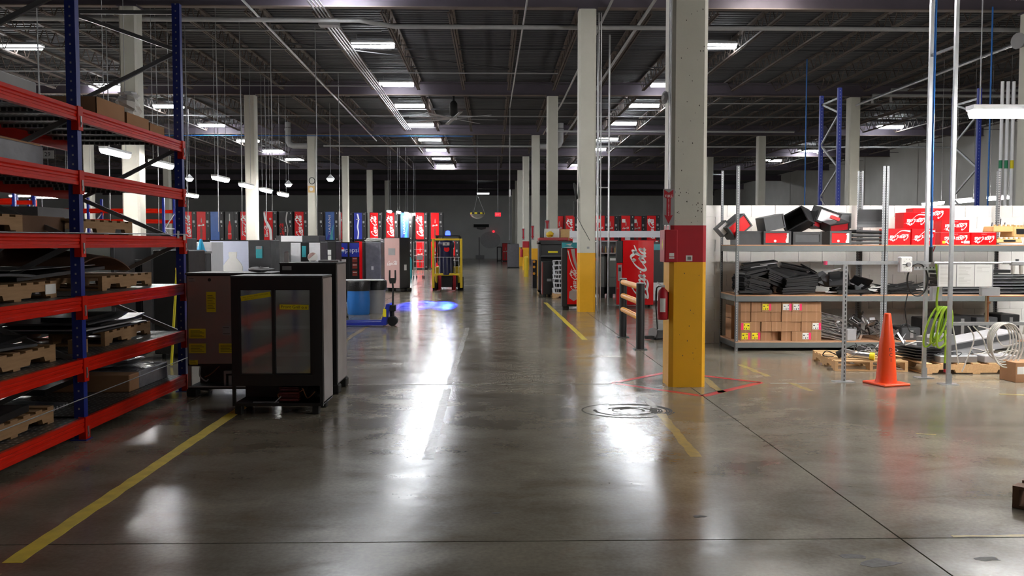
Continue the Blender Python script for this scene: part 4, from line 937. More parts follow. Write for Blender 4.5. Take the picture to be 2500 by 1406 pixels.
# tan castings at the right end of the top shelf
for k, (x, z, s, lab) in enumerate([(8.05, .03, (.4, .4, .06), 'tan slotted casting at the front right of the top shelf'), (7.98, .2, (.36, .3, .09), 'upper tan casting with upright pins beside the red cartons'), (8.24, .12, (.28, .35, .16), 'tan housing with black block at the end of the top shelf')]):
    t = thing('tan_casting', lab, 'casting', (x, 13.75, Z0 + z), .05 * k, 'tan castings on the top shelf')
    MB().rbox((0, 0, s[2] / 2), s, top=(.92, .9)).build('body', 'tan', t, bevel=.01)
    for q in range(5): MB().rbox((-s[0] * .4 + q * s[0] * .2, -s[1] * .42, s[2] + .012), (.025, .03, .024)).build('lug', 'tan', t)
    if k == 1:
        for q in range(4): MB().cyl((-.12 + q * .07, 0, s[2]), (-.12 + q * .07 + .01, 0, s[2] + .06 + .03 * (q % 3)), .008, n=6).build('pin', 'greyp', t)
    if k != 1: MB().box(-.1, -s[1] / 2 - .01, s[2] * .3, .08, -s[1] / 2 + .08, s[2] * .8).build('black_block', 'blackp', t)
# right unit: rods and trays on the middle shelf
rr = random.Random(33); rod = MB().bar((-.3, 0, 0), (.3, 0, 0), .012, .012); r0 = None
for k in range(46):
    lc = (6.45 + rr.uniform(-.14, .2), 13.6 + rr.uniform(0, .4), ZS[1] + .02 + rr.random() * .16 * (1 - .5 * rr.random())); ro = (0, rr.uniform(-.22, .16), rr.uniform(-.3, .3))
    o = rod.build('black_rod', 'black', None, lc, ro) if r0 is None else inst(r0, 'black_rod', None, lc, ro); r0 = r0 or o
    tag(o, 'thin black rod in the loose bundle on the middle shelf behind the cone', 'rod', 'black rods on the middle shelf')
for k in range(6):
    t = thing('metal_tray', '%s tray from the bottom in the stack on the right middle shelf' % ORD[k], 'tray', (7.66 + .03 * (k % 2), 13.75, ZS[1] + .001 + k * .052), 0, 'metal trays stacked on the middle shelf')
    MB().box(-.68, -.2, 0, .68, .22, .008).box(-.68, -.2, .008, -.66, .22, .045).box(.66, -.2, .008, .68, .22, .045).box(-.68, .2, .008, .68, .22, .045).build('tray', 'greyp', t)
    MB().box(-.68, -.206, .03, .68, -.198, .042).build('front_bar', 'galv', t)
slab('dark_long_part', 'long dark part laid on top of the tray stack', 'part', (7.5, 13.7, ZS[1] + .36), (1.2, .2, .05), (0, 0, 0), 'blackp')
for k, (x, w_, h, mt) in enumerate([(6.55, .3, .2, 'greyp'), (6.95, .34, .34, 'greyp'), (7.35, .3, .38, 'blackp'), (7.75, .34, .36, 'greyp'), (8.12, .3, .4, 'blackp')]):
    t = machine_box('steel_unit', '%s dark metal unit from the left on the right bottom shelf' % ORD[k], 'metal unit', (x, 13.6, ZS[0] - .08), (w_, .5, h + .08), mat=mt, group='metal units on the bottom shelf', feet=False); t.location.z = ZS[0] - .08
    MB().box(-.02, -.012, .12, .03, -.001, h + .04).build('steel_strip', 'steel', t)

# ================================================================== test bench in front of the shelving
t = thing('bench_stand', 'galvanised strut frame of the test bench on the right', 'frame', (0, 0, 0))
def strutpost(x, y, h, mat='galv', nm='tall_post'):
    p = MB().box(x - .02, y - .02, .008, x + .02, y - .016, h).box(x - .02, y - .016, .008, x - .016, y + .02, h).box(x + .016, y - .016, .008, x + .02, y + .02, h).build(nm, mat, t)
    MB().box(x - .1, y - .07, 0, x + .1, y + .07, .008).box(x - .03, y - .03, .008, x + .03, y - .022, .13).build('foot_plate', 'galv', t); return p
pp = MB().box(0, 0, .008, .041, .004, 1.41).box(0, .004, .008, .004, .04, 1.41).box(.037, .004, .008, .041, .04, 1.41).build('slotted_post', 'strut', t, (4.20, 10.43, 0))
MB().box(4.1, 10.38, 0, 4.34, 10.52, .008).build('foot_plate', 'galv', t)
strutpost(5.345, 10.75, 7.95); strutpost(5.385, 10.24, 7.95)
MB().bar((3.99, 10.45, 1.43), (5.36, 10.70, 1.43), .041, .041).build('top_rail', 'galv', t); MB().bar((3.965, 10.445, 1.43), (3.99, 10.45, 1.43), .044, .044).build('rail_end_cap', 'pink', t)
MB().tube([(5.32, 10.5, 1.43), (6.15, 10.5, 1.43)], .013, 8).build('air_pipe', 'steel', t)
MB().bar((5.40, 10.6, .685), (7.4, 10.6, .685), .041, .041).build('lower_rail', 'galv', t)
MB().bar((5.345, 10.75, 3.95), (5.385, 10.24, 3.95), .03, .03).build('cross_tie', 'dark_pipe', t)
MB().tube([(6.03, 10.62, 1.42), (6.03, 10.62, .7)], .011, 8).build('down_pipe', 'brass', t); MB().tube([(6.06, 10.63, 1.2), (6.06, 10.63, .7)], .013, 8).build('down_pipe', 'copper', t)
MB().cyl((6.06, 10.63, .93), (6.06, 10.63, .955), .03, n=10).build('pipe_clip', 'copper', t); MB().tube([(6.06, 10.66, 1.02), (7.2, 10.66, 1.02)], .008, 8).build('copper_line', 'copper', t)
MB().box(5.94, 10.55, 1.03, 6.16, 10.62, 1.13).build('junction_box', 'greyl', t)
MB().box(5.42, 10.72, .96, 5.54, 10.8, 1.13).build('outlet_box', 'greyl', t)
MB().bar((5.12, 10.6, 1.36), (5.62, 10.55, 1.36), .004, .04).build('perforated_strap', 'strut', t)
t = thing('timer_dial', 'square white timer dial clipped to the bench rail', 'timer', (4.99, 10.56, 1.41), R(10))
MB().box(-.085, -.03, -.095, .085, .03, .095).build('case', 'white', t, bevel=.015, seg=2); MB().box(-.07, -.033, -.08, .07, -.0305, .08).build('face', 'paper', t)
MB().cyl((.015, -.033, 0), (.015, -.06, 0), .026, n=16).build('knob', 'greyl', t); MB().box(-.055, -.036, -.005, .0, -.0335, .005).build('pointer', 'ink', t)
tk = MB()
for k in range(10): tk.box(.015 + .06 * math.cos(k * .63) - .003, -.0345, .066 * math.sin(k * .63) - .003, .015 + .06 * math.cos(k * .63) + .003, -.0332, .066 * math.sin(k * .63) + .003)
tk.build('tick_marks', 'ink', t)['kind'] = 'stuff'
t = thing('paper_holder', 'row of three printed white sheets hung from the bench pipe', 'papers', (5.70, 10.49, 1.28), 0)
MB().box(-.34, .004, -.14, .34, .009, .135).build('backing_board', 'greyl', t)
for k, x in enumerate((-.33, -.107, .11)):
    pg = MB().box(x, -.001, -.135, x + .212, .0035, .13).build('sheet_of_paper', 'paper', t); ln = MB(); rr = random.Random(k)
    for q in range(13 if k < 2 else 5): ln.box(x + .02, -.0018, .11 - q * .017, x + .02 + rr.uniform(.06, .17), -.0011, .113 - q * .017)
    ln.build('print_lines', 'signg', pg)['kind'] = 'stuff'
    MB().box(x + .212, -.004, -.135, x + .217, .004, .13).build('sleeve_edge', 'greyl', t)
t = thing('air_regulator', 'grey air regulator with two filter bowls at the pipe end', 'regulator', (6.33, 10.5, 1.42), 0)
MB().cyl((-.18, 0, .01), (-.08, 0, .01), .018, n=8).box(-.08, -.03, -.02, .16, .03, .03).build('manifold', 'greyl', t, bevel=.005)
for x in (-.05, .05): MB().lathe([(.0, -.11), (.018, -.1), (.024, -.03), (.024, 0)], 12, (x, 0, -.02)).build('filter_bowl', 'hose', t)
MB().cyl((.14, -.03, .02), (.14, -.06, .02), .03, n=14).build('gauge', 'white', t); MB().cyl((0, 0, .03), (0, 0, .055), .02, n=10).build('adjuster', 'greyp', t)
# hoses
t = thing('blue_air_line', 'blue air line dropping from the roof to the bench', 'air line', (5.30, 10.55, 0))
MB().tube([(0, 0, 1.62), (-.01, 0, 3), (0, 0, 7.95)], .015, 8).build('pipe', 'bhose', t); MB().cyl((0, 0, 1.44), (0, 0, 1.62), .024, n=8).build('valve', 'tyre', t); MB().bar((.02, 0, 1.56), (.045, -.01, 1.63), .02, .012).build('valve_lever', 'reddk', t)
t = thing('green_hose', 'bright green air hose coiled and hung from the bench', 'hose', (5.40, 10.52, 0))
MB().tube([(-.05, 0, 1.42), (-.02, -.01, 1.2), (-.03, 0, .98), (-.02, 0, .85)], .013, 7, smoothpts=4).build('supply_hose', 'green', t)
rr = random.Random(2)
for k in range(6):
    a = rr.uniform(.05, .09); x0 = .02 + .012 * k; b_ = rr.uniform(.36, .50); sl = rr.uniform(-.16, -.04)
    P = [(x0 + a * math.sin(s) * (1 if math.sin(s) > 0 else .8) + sl * (1 - math.cos(s)) / 2, -.02 * k + .04, .90 - b_ * (1 - math.cos(s)) / 2) for s in [i * 2 * math.pi / 12 for i in range(13)]]
    MB().tube(P, .012, 7, smoothpts=3).build('hose_loop', 'green', t)
MB().tube([(.05, -.05, .62), (.06, -.06, .4), (.06, -.05, .22)], .012, 7).build('hose_end', 'green', t); MB().cyl((.06, -.05, .22), (.06, -.05, .15), .016, n=8).build('air_gun', 'tyre', t); MB().cyl((.06, -.05, .15), (.06, -.05, .11), .014, n=8).build('nozzle', 'reddk', t)
hs = [((5.6, .66), (5.64, .45), (5.68, .2)), ((5.78, .66), (5.86, .5), (5.76, .2), (5.72, .1)), ((5.84, .66), (5.96, .52), (6.05, .3), (6.25, .22)), ((5.9, .66), (6.1, .6), (6.14, .5), (6.22, .42), (6.4, .45))]
for k, P in enumerate(hs):
    o = MB().tube([(x, 10.57 - .01 * k, z) for x, z in P], .0075, 6, smoothpts=5).build('grey_hose', 'hose'); tag(o, '%s grey hose from the left hanging off the lower bench rail' % ORD[k], 'hose', 'grey hoses off the lower rail')
for k in range(5):
    cx, rw, rh = 6.16 + .02 * k, .14 + .012 * k, .21 + .015 * k
    P = [(cx + rw * math.sin(a), 10.55 - .012 * k, .70 - rh * (1 - math.cos(a))) for a in [i * 2 * math.pi / 14 for i in range(15)]]
    tag(MB().tube(P, .009, 6, smoothpts=3).build('hose_coil', 'hose'), '%s loop of the big grey hose coil on the bench rail' % ORD[k], 'hose', 'big grey hose coil')
for k in range(6):
    x = 6.52 + .022 * k
    P = [(x, 10.66, .55), (x, 10.6, .70), (x + .03, 10.55, .71), (x + .03 + .01 * k, 10.54, .5), (x - .05 + .03 * k, 10.53, .2), (x - .06 + .05 * k, 10.52, -.0 + .012 + .02 * k)]
    tag(MB().tube(P, .009, 6, smoothpts=5).build('draped_hose', 'hose'), '%s hose of the bunch draped over the right of the rail' % ORD[k], 'hose', 'grey hoses draped over the rail')
for k in range(8):
    t = thing('hose_coupler', '%s black coupler from the left in the row under the rail' % ORD[k], 'coupler', (6.72 + k * .042, 10.57, .66), 0, 'couplers under the rail')
    MB().cyl((0, 0, 0), (0, 0, -.17), .014, n=8).build('body', 'tyre', t); MB().cyl((0, 0, .0), (0, 0, .02), .012, n=8).build('brass_tip', 'copper', t); MB().tube([(0, 0, -.17), (.0, 0, -.26), (-.04, -.01, -.31), (-.12, -.01, -.30)], .008, 6, smoothpts=4).build('hose_tail', 'hose', t)
o = MB().tube([(5.18 + .13 * math.cos(a) + .02 * a / 6, 10.6 + .01 * a, 1.22 + .20 * math.sin(a)) for a in [1.2 + i * .52 for i in range(26)]], .006, 6, smoothpts=3).build('black_cable', 'tyre'); tag(o, 'black cable looped on the bench beside the timer', 'cable')
o = MB().tube([(5.1, 10.7, 1.05), (5.08, 10.72, .85), (5.14, 10.74, .6), (5.25, 10.78, .55)], .006, 6, smoothpts=5).build('hanging_cable', 'tyre'); tag(o, 'thin black cable hanging below the looped cable', 'cable')

# traffic cone
t = thing('traffic_cone', 'tall orange traffic cone marked DCI standing by the bench', 'traffic cone', (4.65, 10.25, 0), .3)
MB().box(-.19, -.19, 0, .19, .19, .03).build('base', 'orange', t, bevel=.03, seg=3)
MB().lathe([(.125, .03), (.115, .07), (.098, .32), (.085, .5), (.07, .58), (.04, .83), (.032, .845), (.028, .84), (.028, .78)], 24).build('cone', 'orange', t)
for k, ch in enumerate('DCI'): text(ch, .06, 'ink', t, ((.099 + .0055 * k) * math.cos(R(-106)), (.099 + .0055 * k) * math.sin(R(-106)), .42 - k * .06), (R(86), 0, R(-16)))
MB().lathe([(.0865, .485), (.0745, .56)], 24).build('collar_band', 'orange', t)

# pallets with scrap under the bench
pallet((4.98, 11.85, 0), R(84), 'pallet with a hose gun and cables behind the orange cone', 'woodnew', L=1.15, W=.92)
t = thing('hose_gun', 'silver and yellow spray gun lying on the pallet by the slotted post', 'tool', (4.75, 11.45, .205), R(-25))
MB().cyl((-.02, 0, 0), (.2, -.02, -.01), .045, n=12).build('barrel', 'steel', t); MB().cyl((.2, -.02, -.01), (.26, -.025, -.012), .05, n=12).build('yellow_ring', 'yel', t); MB().bar((-.12, 0, .05), (.08, 0, .0), .06, .05).build('handle', 'greyl', t); MB().cyl((-.2, 0, -.02), (-.1, 0, .03), .05, n=10).build('motor', 'tyre', t)
MB().tube([(-.2, 0, -.02), (-.33, .0, .03), (-.38, .05, -.04), (-.25, .1, -.05)], .008, 6, smoothpts=4).build('cord', 'tyre', t)
rr = random.Random(8)
for k in range(9):
    cx, cy = rr.uniform(4.85, 5.35), rr.uniform(11.4, 12.0); P = [(cx + rr.uniform(.08, .18) * math.cos(a), cy + .12 * math.sin(a), .16 + rr.uniform(0, .14)) for a in [i * .9 for i in range(9)]]
    tag(MB().tube(P, .006, 5, smoothpts=3).build('cable_tangle', 'greyl' if k % 2 else 'tyre'), 'tangled cable in the heap on the pallet behind the cone', 'cable', 'tangled cables on the first scrap pallet')
slab('grey_adapter', 'grey plug box among the cables on the scrap pallet', 'plug box', (4.93, 11.6, .25), (.1, .08, .08), (.3, .2, .5), 'greyp')
pallet((6.15, 11.62, 0), R(1), 'light new pallet carrying the scrapped metal unit by the bench', 'woodnew', L=1.35, W=1.2)
tag(MB().bar((5.38, 11.25, .02), (5.05, 11.75, .06), .03, .012).build('white_strip', 'white'), 'white strip lying on the floor between the scrap pallets', 'strip')
t = thing('scrap_unit', 'long grey scrapped metal unit slanting across the light pallet', 'metal unit', (6.15, 11.55, .15), R(8))
MB().rbox((.1, 0, .16), (1.35, .42, .2), (0, R(-9), 0)).build('body', 'greyl', t, bevel=.01); MB().rbox((.1, -.213, .20), (1.3, .006, .07), (0, R(-9), 0)).build('dark_band', 'bluep' if False else 'greyp', t)
for k in range(5): MB().rbox((-.55, -.02, .02 + k * .035), (.4, .5, .012), (0, R(4), 0)).build('fin', 'blackp', t)
MB().rbox((-.35, -.1, .25), (.35, .3, .12), (0, R(-6), .2)).build('top_box', 'galv', t); MB().tube([(-.45, -.2, .2), (-.7, -.25, .25), (-.85, -.2, .2)], .008, 5, smoothpts=4).build('wire', 'hose', t)
rr = random.Random(18)
for k in range(10):
    lc = (rr.uniform(5.7, 6.75), rr.uniform(11.05, 11.4), .16 + rr.uniform(0, .07)); o = MB().tube([(rr.uniform(-.15, .15), rr.uniform(-.08, .08), rr.uniform(0, .08)) for _ in range(6)], .006, 5, smoothpts=4).build('cable_tangle', 'hose' if k % 2 else 'greyp', None, lc)
    tag(o, 'tangled cable along the front of the light pallet', 'cable', 'tangled cables on the light pallet')
for k, (x, w_) in enumerate([(5.95, .5), (6.5, .45)]): slab('flat_casing', ['left flat grey casing at the front of the light pallet', 'right flat grey casing at the front of the light pallet'][k], 'casing', (x, 11.2, .185), (w_, .25, .09), (0, 0, .05), 'greyl' if k else 'galv', bevel=.008)
t = thing('floor_carton', 'brown carton with white label on the floor at the right edge', 'carton', (6.45, 10.35, 0), R(4)); MB().box(-.2, 0, 0, .2, .3, .24).build('carton_body', 'card', t, bevel=.004); MB().box(-.18, -.002, .1, -.06, -.0005, .19).build('label', 'paper', t)
pallet((4.04, 5.42, 0), R(42), 'dark reddish pallet cut by the right picture edge', 'carddk')

# ================================================================== vending machines
VP = {}
def flat(poly, y=0.0, mats='sign', nm='graphic', parent=None): return MB().add([(x, y, z) for x, z in poly], [tuple(range(len(poly)))]).build(nm, mats, parent)
def ribbon(pts, wv, y, mat, parent, nm='wave_graphic'):
    P = spline([Vector((x, y, z)) for x, z in pts], 6); n = len(P); L, Q = [], []
    for i, p in enumerate(P):
        d = (P[min(i + 1, n - 1)] - P[max(i - 1, 0)]).normalized(); t = i / (n - 1); wd = wv[0] + (wv[1] - wv[0]) * t; q = Vector((-d.z, 0, d.x)) * wd
        L.append(p + q); Q.append(p - q)
    return MB().add(L + Q, [(i, i + 1, n + i + 1, n + i) for i in range(n - 1)]).build(nm, mat, parent)
BOT = [(.05, .0), (.06, .12), (.045, .22), (.055, .32), (.05, .40), (.022, .52), (.018, .60), (.02, .63)]
def bottle(parent, x, z, s, y, mat, nm='bottle_graphic'):
    p = [(x + a * s, z + b * s) for a, b in BOT] + [(x - a * s, z + b * s) for a, b in BOT[::-1]]
    return flat(p, y, mat, nm, parent)
def vend(label, variant, loc, H=1.8, w_=.80, sw=.52, rz=0.0, group='stacked vending machines', D_=.82):
    if (variant, H) in VP: return dup(VP[(variant, H)], loc, rz, label, group)
    t = thing('vending_machine', label, 'vending machine', loc, rz, group); x0 = -.03
    body = {'coke': 'black', 'bottle': 'reddk', 'swirl': 'black'}.get(variant, 'black')
    MB().box(x0, 0, .07, x0 + w_, D_, H).build('cabinet', 'black', t, bevel=.015)
    MB().box(x0 + .06, .05, 0, x0 + w_ - .06, D_ - .05, .07).build('plinth', 'tyre', t)
    c = {'coke': 'red', 'bottle': 'red', 'swirl': 'red', 'zero': 'black', 'dasani': 'bluel', 'water': 'bluep', 'blue': 'bluel', 'blackbottle': 'black'}[variant]
    sg = MB().box(0, -.02, .12, sw, -.0005, H - .03).build('sign_panel', c, t, bevel=.006)
    y = -.0212; m = sw / 2; v90 = (R(90), R(-90), 0)
    if variant == 'coke': script(sg, H * .74, (m, y, H * .53), v90)
    if variant == 'bottle':
        bottle(sg, m, .22, 1.25, y, 'brown'); bottle(sg, m + .01, H * .63, .45, y, 'signg'); script(sg, sw * .75, (m, y - .0005, H * .55), (R(90), 0, 0))
    if variant == 'swirl':
        ribbon([(.03, H - .06), (.10, H * .72), (.36, H * .42), (.42, .14)], (.05, .09), y, 'sign', sg); ribbon([(.14, H - .06), (.2, H * .72), (.44, H * .45), (.5, .14)], (.012, .012), y - .0004, 'black', sg)
        script(sg, H * .38, (.14, y - .0008, H * .36), v90); MB().cyl((.38, y, H * .75), (.38, y - .001, H * .75), .07, n=7).build('ice_graphic', 'signg', sg); MB().cyl((.1, y, H * .2), (.1, y - .001, H * .2), .07, n=7).build('ice_graphic', 'signg', sg)
    if variant == 'zero':
        ribbon([(sw - .05, H - .05), (sw - .12, H * .7), (sw - .02, H * .4), (sw - .1, .14)], (.04, .02), y, 'signg', sg); script(sg, H * .45, (.16, y, H * .4), v90, 'red'); text('zero', .17, 'sign', sg, (.34, y, H * .42), v90)
    if variant == 'dasani':
        text('DASANI', .19, 'sign', sg, (m - .02, y, H * .56), v90, width=H * .62)
        ribbon([(.10, .14), (.2, .4), (.16, .62)], (.08, .01), y, 'bluep', sg); ribbon([(.34, .14), (.36, .5), (.46, 1.0)], (.1, .01), y + .0004, 'teal', sg)
    if variant == 'water':
        ribbon([(m - .03, H - .1), (m + .04, H * .75), (m - .02, H * .5), (m + .03, H * .3), (m - .02, .14)], (.05, .04), y, 'white', sg); MB().box(m - .12, y - .0005, H * .74, m + .12, y, H * .77).build('band_graphic', 'signg', sg)
    if variant == 'blackbottle':
        bottle(sg, m, .16, 1.9, y, 'red'); MB().box(m - .03, y - .0009, H * .68, m + .03, y - .0004, H * .92).build('pale_strip', 'signg', sg); MB().box(m - .09, y - .0009, .46, m + .09, y - .0004, .49).build('bottle_band', 'sign', sg)
    cp = MB().box(sw + .01, -.018, .12, w_ - .045, -.0005, H - .03).build('selection_panel', 'blackp', t)
    for z in (H * .94, H * .52, H * .1): MB().box(sw + .12, -.022, z - .03, sw + .155, -.0182, z + .03).build('sticker', 'paper', cp)
    MB().box(sw + .05, -.024, H * .62, sw + .16, -.0182, H * .7).build('coin_slot', 'galv', cp)
    VP[(variant, H)] = t; return t
UP = [(-18.1, 'coke', 'red script machine at the far left end of the upper stacked row'), (-17.3, 'bottle', 'red machine with bottle picture at the left of the upper row'), (-16.5, 'blue', 'plain bright blue machine in the upper stacked row'), (-15.65, 'blackbottle', 'black machine with a big red bottle in the upper row'), (-14.75, 'coke', 'red script machine just left of the lit white column'),
      (-13.4, 'swirl', 'red machine with white swoosh in the upper stacked row'), (-12.5, 'zero', 'black zero machine in the upper stacked row'), (-11.6, 'coke', 'red script machine between two white columns, upper row'), (-10.7, 'blackbottle', 'dark machine partly hidden by the white column, upper row'), (-9.8, 'dasani', 'blue DASANI machine beside the white column, upper row')]
for x, v, lab in UP:
    vend(lab, v, (x, 52, 1.80)); vend('floor level machine, %s from the left in the half hidden lower row' % ORD[UP.index((x, v, lab))], {'coke': 'bottle', 'bottle': 'coke'}.get(v, 'coke'), (x, 52, 0))
UP2 = [(-9.93, 'coke', 'red machine half hidden behind the slim white column'), (-9.08, 'water', 'blue machine with white water splash, upper row'), (-8.03, 'coke', 'red script machine next to the water splash machine'), (-6.97, 'coke', 'red script machine left of the low light cluster'), (-6.04, 'dasani', 'blue DASANI machine under the low light cluster'), (-5.04, 'coke', 'red script machine glaring beside the low light cluster'), (-4.05, 'bottle', 'red bottle machine at the right end of the upper row')]
for k, (x, v, lab) in enumerate(UP2):
    vend(lab, v, (x, 58, 1.88), 1.88); vend('lower machine, %s from the left in the floor row behind the ladder' % ORD[k], 'bottle' if x > -5.5 else 'coke', (x, 58, 0), 1.88)
t = vend('dark red machine with white swoosh standing behind the forklift', 'swirl', (-3.0, 58.2, 0), 1.88)
for k, (x, v, lab) in enumerate([(3.72, 'bottle', 'red machine edge just right of the third aisle column'), (4.3, 'coke', 'red script machine left of the yellow based second column'), (6.08, 'bottle', 'first red bottle machine right of the second column'), (6.78, 'bottle', 'second red bottle machine right of the second column'), (7.6, 'bottle', 'third red bottle machine right of the second column'), (8.42, 'bottle', 'fourth red bottle machine right of the second column'), (9.12, 'coke', 'red script machine at the right end above the white beam')]):
    y = 52 + (.9 if k in (0, 3, 5) else 0)
    t = vend(lab, v, (x, y, 1.72), 1.66, group='machines on the right')
    if k > 1: tag(MB().box(x + .03, y - .03, 2.95, x + .23, y - .0225, 3.16).build('notice', 'paper'), 'white notice taped on the %s' % lab, 'notice', 'notices on the right machines')
    vend('floor level machine, %s from the left behind the white beam' % ORD[k], 'coke', (x, y, 0), 1.72, group='machines on the right')
# white beam across, on posts, with red machine tops under it
t = thing('white_beam', 'long white beam on posts in front of the right red machines', 'beam', (0, 46, 0))
MB().box(3.9, 0, 2.03, 9.7, .3, 2.36).build('beam', 'white', t)
for x in (4.2, 6.95, 9.4): MB().box(x, .05, 0, x + .25, .25, 2.03).build('post', 'white', t)
for k, (x, w_, mt) in enumerate([(4.15, .7, 'black'), (4.95, .95, 'reddk'), (6.05, .6, 'reddk'), (6.85, .95, 'reddk'), (7.9, .8, 'black')]):
    m_ = machine_box('red_topped_machine', '%s machine from the left under the long white beam' % ORD[k], 'vending machine', (x + .3, 40 + .3 * (k % 2), 0), (w_, .8, 1.86), mat=mt, group='machines under the white beam'); MB().box(w_ / 2 - .16, -.004, 1.76, w_ / 2 - .05, -.0005, 1.82).build('badge', 'paper', m_)
# the big red machine right of the second column
t = thing('vending_machine', 'big glossy red machine with large white script behind the guard rail', 'vending machine', (3.42, 23.1, 0), R(-6))
MB().box(-.16, 0, .06, .80, .85, 1.74).build('cabinet', 'black', t, bevel=.015)
prof = [(.0, -.0)] + [(.0 + .8 * k / 8, -.02 - .05 * math.sin(math.pi * k / 8)) for k in range(9)] + [(.8, 0)]
sg = MB().ext(prof, 'z', .07, 1.755).build('sign_panel', 'red', t, bevel=.006); script(sg, 1.42, (.44, -.075, .93), (R(90), R(-90), 0))
cp = MB().box(-.165, -.03, .07, -.005, -.0005, .82 + .35).build('coin_panel', 'red', t, bevel=.01); MB().box(-.165, -.03, 1.171, -.005, -.0005, 1.75).build('display_panel', 'blackp', t, bevel=.01)
MB().box(-.13, -.036, .70, -.03, -.0305, 1.12).build('coin_plate', 'greyl', cp, bevel=.02); MB().box(-.11, -.04, .95, -.05, -.0365, 1.05).build('bill_slot', 'blackp', cp); MB().cyl((-.13, -.03, .5), (-.13, -.05, .5), .02, n=10).build('lock', 'copper', cp)
for x in (.02, .7): MB().cyl((x, .1, 0), (x, .1, .07), .03, n=8).build('leg', 'tyre', t)
t = machine_box('dark_glass_cooler', 'dark glass fronted cooler right of the big red machine', 'cooler', (4.72, 24.3, 0), (.8, .8, 1.72), front='blackp'); MB().box(-.36, -.02, 1.5, .36, -.0145, 1.66).build('lit_header', 'teal', t); MB().box(-.38, -.03, .12, -.36, -.0145, 1.4).build('handle', 'greyl', t); MB().box(-.36, -.018, .1, .36, -.0142, .6).build('kick_plate', 'white', t)
# red machine with ice cubes beside the second column
t = thing('vending_machine', 'red machine with ice cube picture left of the second column', 'vending machine', (1.75, 22.25, 0), R(-3))
MB().box(0, 0, .08, .78, .8, 1.56).build('cabinet', 'black', t, bevel=.012); MB().box(-.0, -.012, .08, .13, -.0005, 1.54).build('side_strip', 'blackp', t)
sg = MB().box(.135, -.02, .14, .78, -.0005, 1.55).build('sign_panel', 'red', t); script(sg, .58, (.30, -.0212, .75), (R(90), R(-90), 0))
ribbon([(.15, 1.5), (.25, 1.15), (.45, .78)], (.012, .008), -.0212, 'sign', sg); ribbon([(.27, 1.54), (.33, 1.2), (.46, .8)], (.05, .01), -.0211, 'signg', sg)
ic = MB()
ic.add([(.18, -.0212, .30), (.30, -.0212, .22), (.42, -.0212, .30), (.40, -.0212, .48), (.30, -.0212, .54), (.19, -.0212, .46)], [tuple(range(6))]); ic.build('ice_graphic', 'signg', sg)
for x in (.1, .68): MB().box(x - .08, .02, 0, x + .08, .3, .085).build('foot', 'tyre', t, bevel=.015)
t = thing('green_white_sign', 'green and white sign box on the ice cube machine', 'sign box', (1.95, 22.3, 1.562), R(-3)); MB().box(-.2, 0, 0, .3, .12, .14).build('box', 'teal', t, bevel=.006); flat([(-.1, .09), (.06, .12), (.02, .06)], -.0006, 'sign', 'emblem', t); flat([(-.16, .01), (.1, .01), (.04, .04), (-.06, .03)], -.0006, 'sign', 'emblem', t)
crumple('clear_bowl', 'yellow tinted glass bowl standing above the ice cube machine', 'bowl', (1.96, 30.2, 1.9), (.24, .24, .2), 'liftyel', 3, 9)
slab('cream_box', 'cream box behind the yellow glass bowl', 'box', (2.05, 30.6, 2.0), (.5, .3, .4), (0, 0, 0), 'paper'); slab('yellow_box', 'yellow box right of the cream box', 'box', (2.5, 30.55, 1.99), (.3, .3, .38), (0, 0, 0), 'tan')
slab('red_cover', 'long red lid lying on the dark purple cooler', 'lid', (2.05, 30.0, 1.84), (1.0, .5, .10), (0, 0, .05), 'reddk', bevel=.02)
# dark purple cooler with wire crates inside, left of the ice cube machine
t = thing('open_cooler', 'dark purple open cooler with yellow tape behind the wire crates', 'cooler', (1.52, 29.0, 0), 0)
MB().box(0, 0, .08, .06, .8, 1.72).build('side', 'bluep' if False else 'blackp', t); MB().box(1.04, 0, .08, 1.1, .8, 1.72).build('side', 'blackp', t); MB().box(0, 0, 1.66, 1.1, 1.5, 1.78).build('top', 'blackp', t); MB().box(.06, .74, .08, 1.04, .8, 1.66).build('back', 'greyp', t); MB().box(.0, 0, .08, 1.1, .8, .14).build('base', 'blackp', t)
MB().box(.06, -.01, 1.25, 1.04, .04, 1.30).build('crossbar', 'greyp', t); MB().box(.30, -.013, 1.38, .62, -.0105, 1.44).build('yellow_tape', 'yel', t); MB().box(.07, 0, 1.3, 1.03, .03, 1.64).build('header', 'black', t)
for x in (.1, 1.0): MB().box(x - .07, .1, 0, x + .07, .4, .08).build('foot', 'tyre', t)
t = thing('small_guard', 'low black guard with three pale rail ends beside a dark cooler', 'guard rail', (1.52, 33.5, 0)); MB().box(0, 0, 0, .16, 1.2, 1.06).build('post_panel', 'black', t)
for z in (.55, .8, 1.0): MB().cyl((.05, -.02, z), (.05, 0, z), .05, n=12).build('rail_end', 'railyel', t)
t = machine_box('narrow_cooler', 'narrow dark cooler with open door left of the wire crates', 'cooler', (1.72, 27.6, 0), (.34, .7, 1.12), mat='black'); MB().box(-.19, -.3, .1, -.16, 0, 1.1).build('open_door', 'brown', t); MB().box(-.02, -.02, .5, .12, -.001, .58).build('latch', 'greyl', t)
pallet((2.35, 27.45, 0), 0, 'small pallet carrying the stack of white wire crates', 'woodnew', L=1.0, W=.8)
wc = MB()
for k in range(6):
    a = -.4 + k * .16; wc.bar((a, -.3, 0), (a + .03, -.3, .14), .018, .012).bar((a, .3, 0), (a, .3, .14), .018, .012)
for z in (0, .14): wc.bar((-.42, -.3, z), (.42, -.3, z), .02, .014).bar((-.42, .3, z), (.42, .3, z), .02, .014).bar((-.42, -.3, z), (-.42, .3, z), .02, .014).bar((.42, -.3, z), (.42, .3, z), .02, .014)
for k in range(4): wc.bar((-.42, -.22 + k * .15, 0), (-.44, -.22 + k * .15, .14), .02, .012)
w0 = None
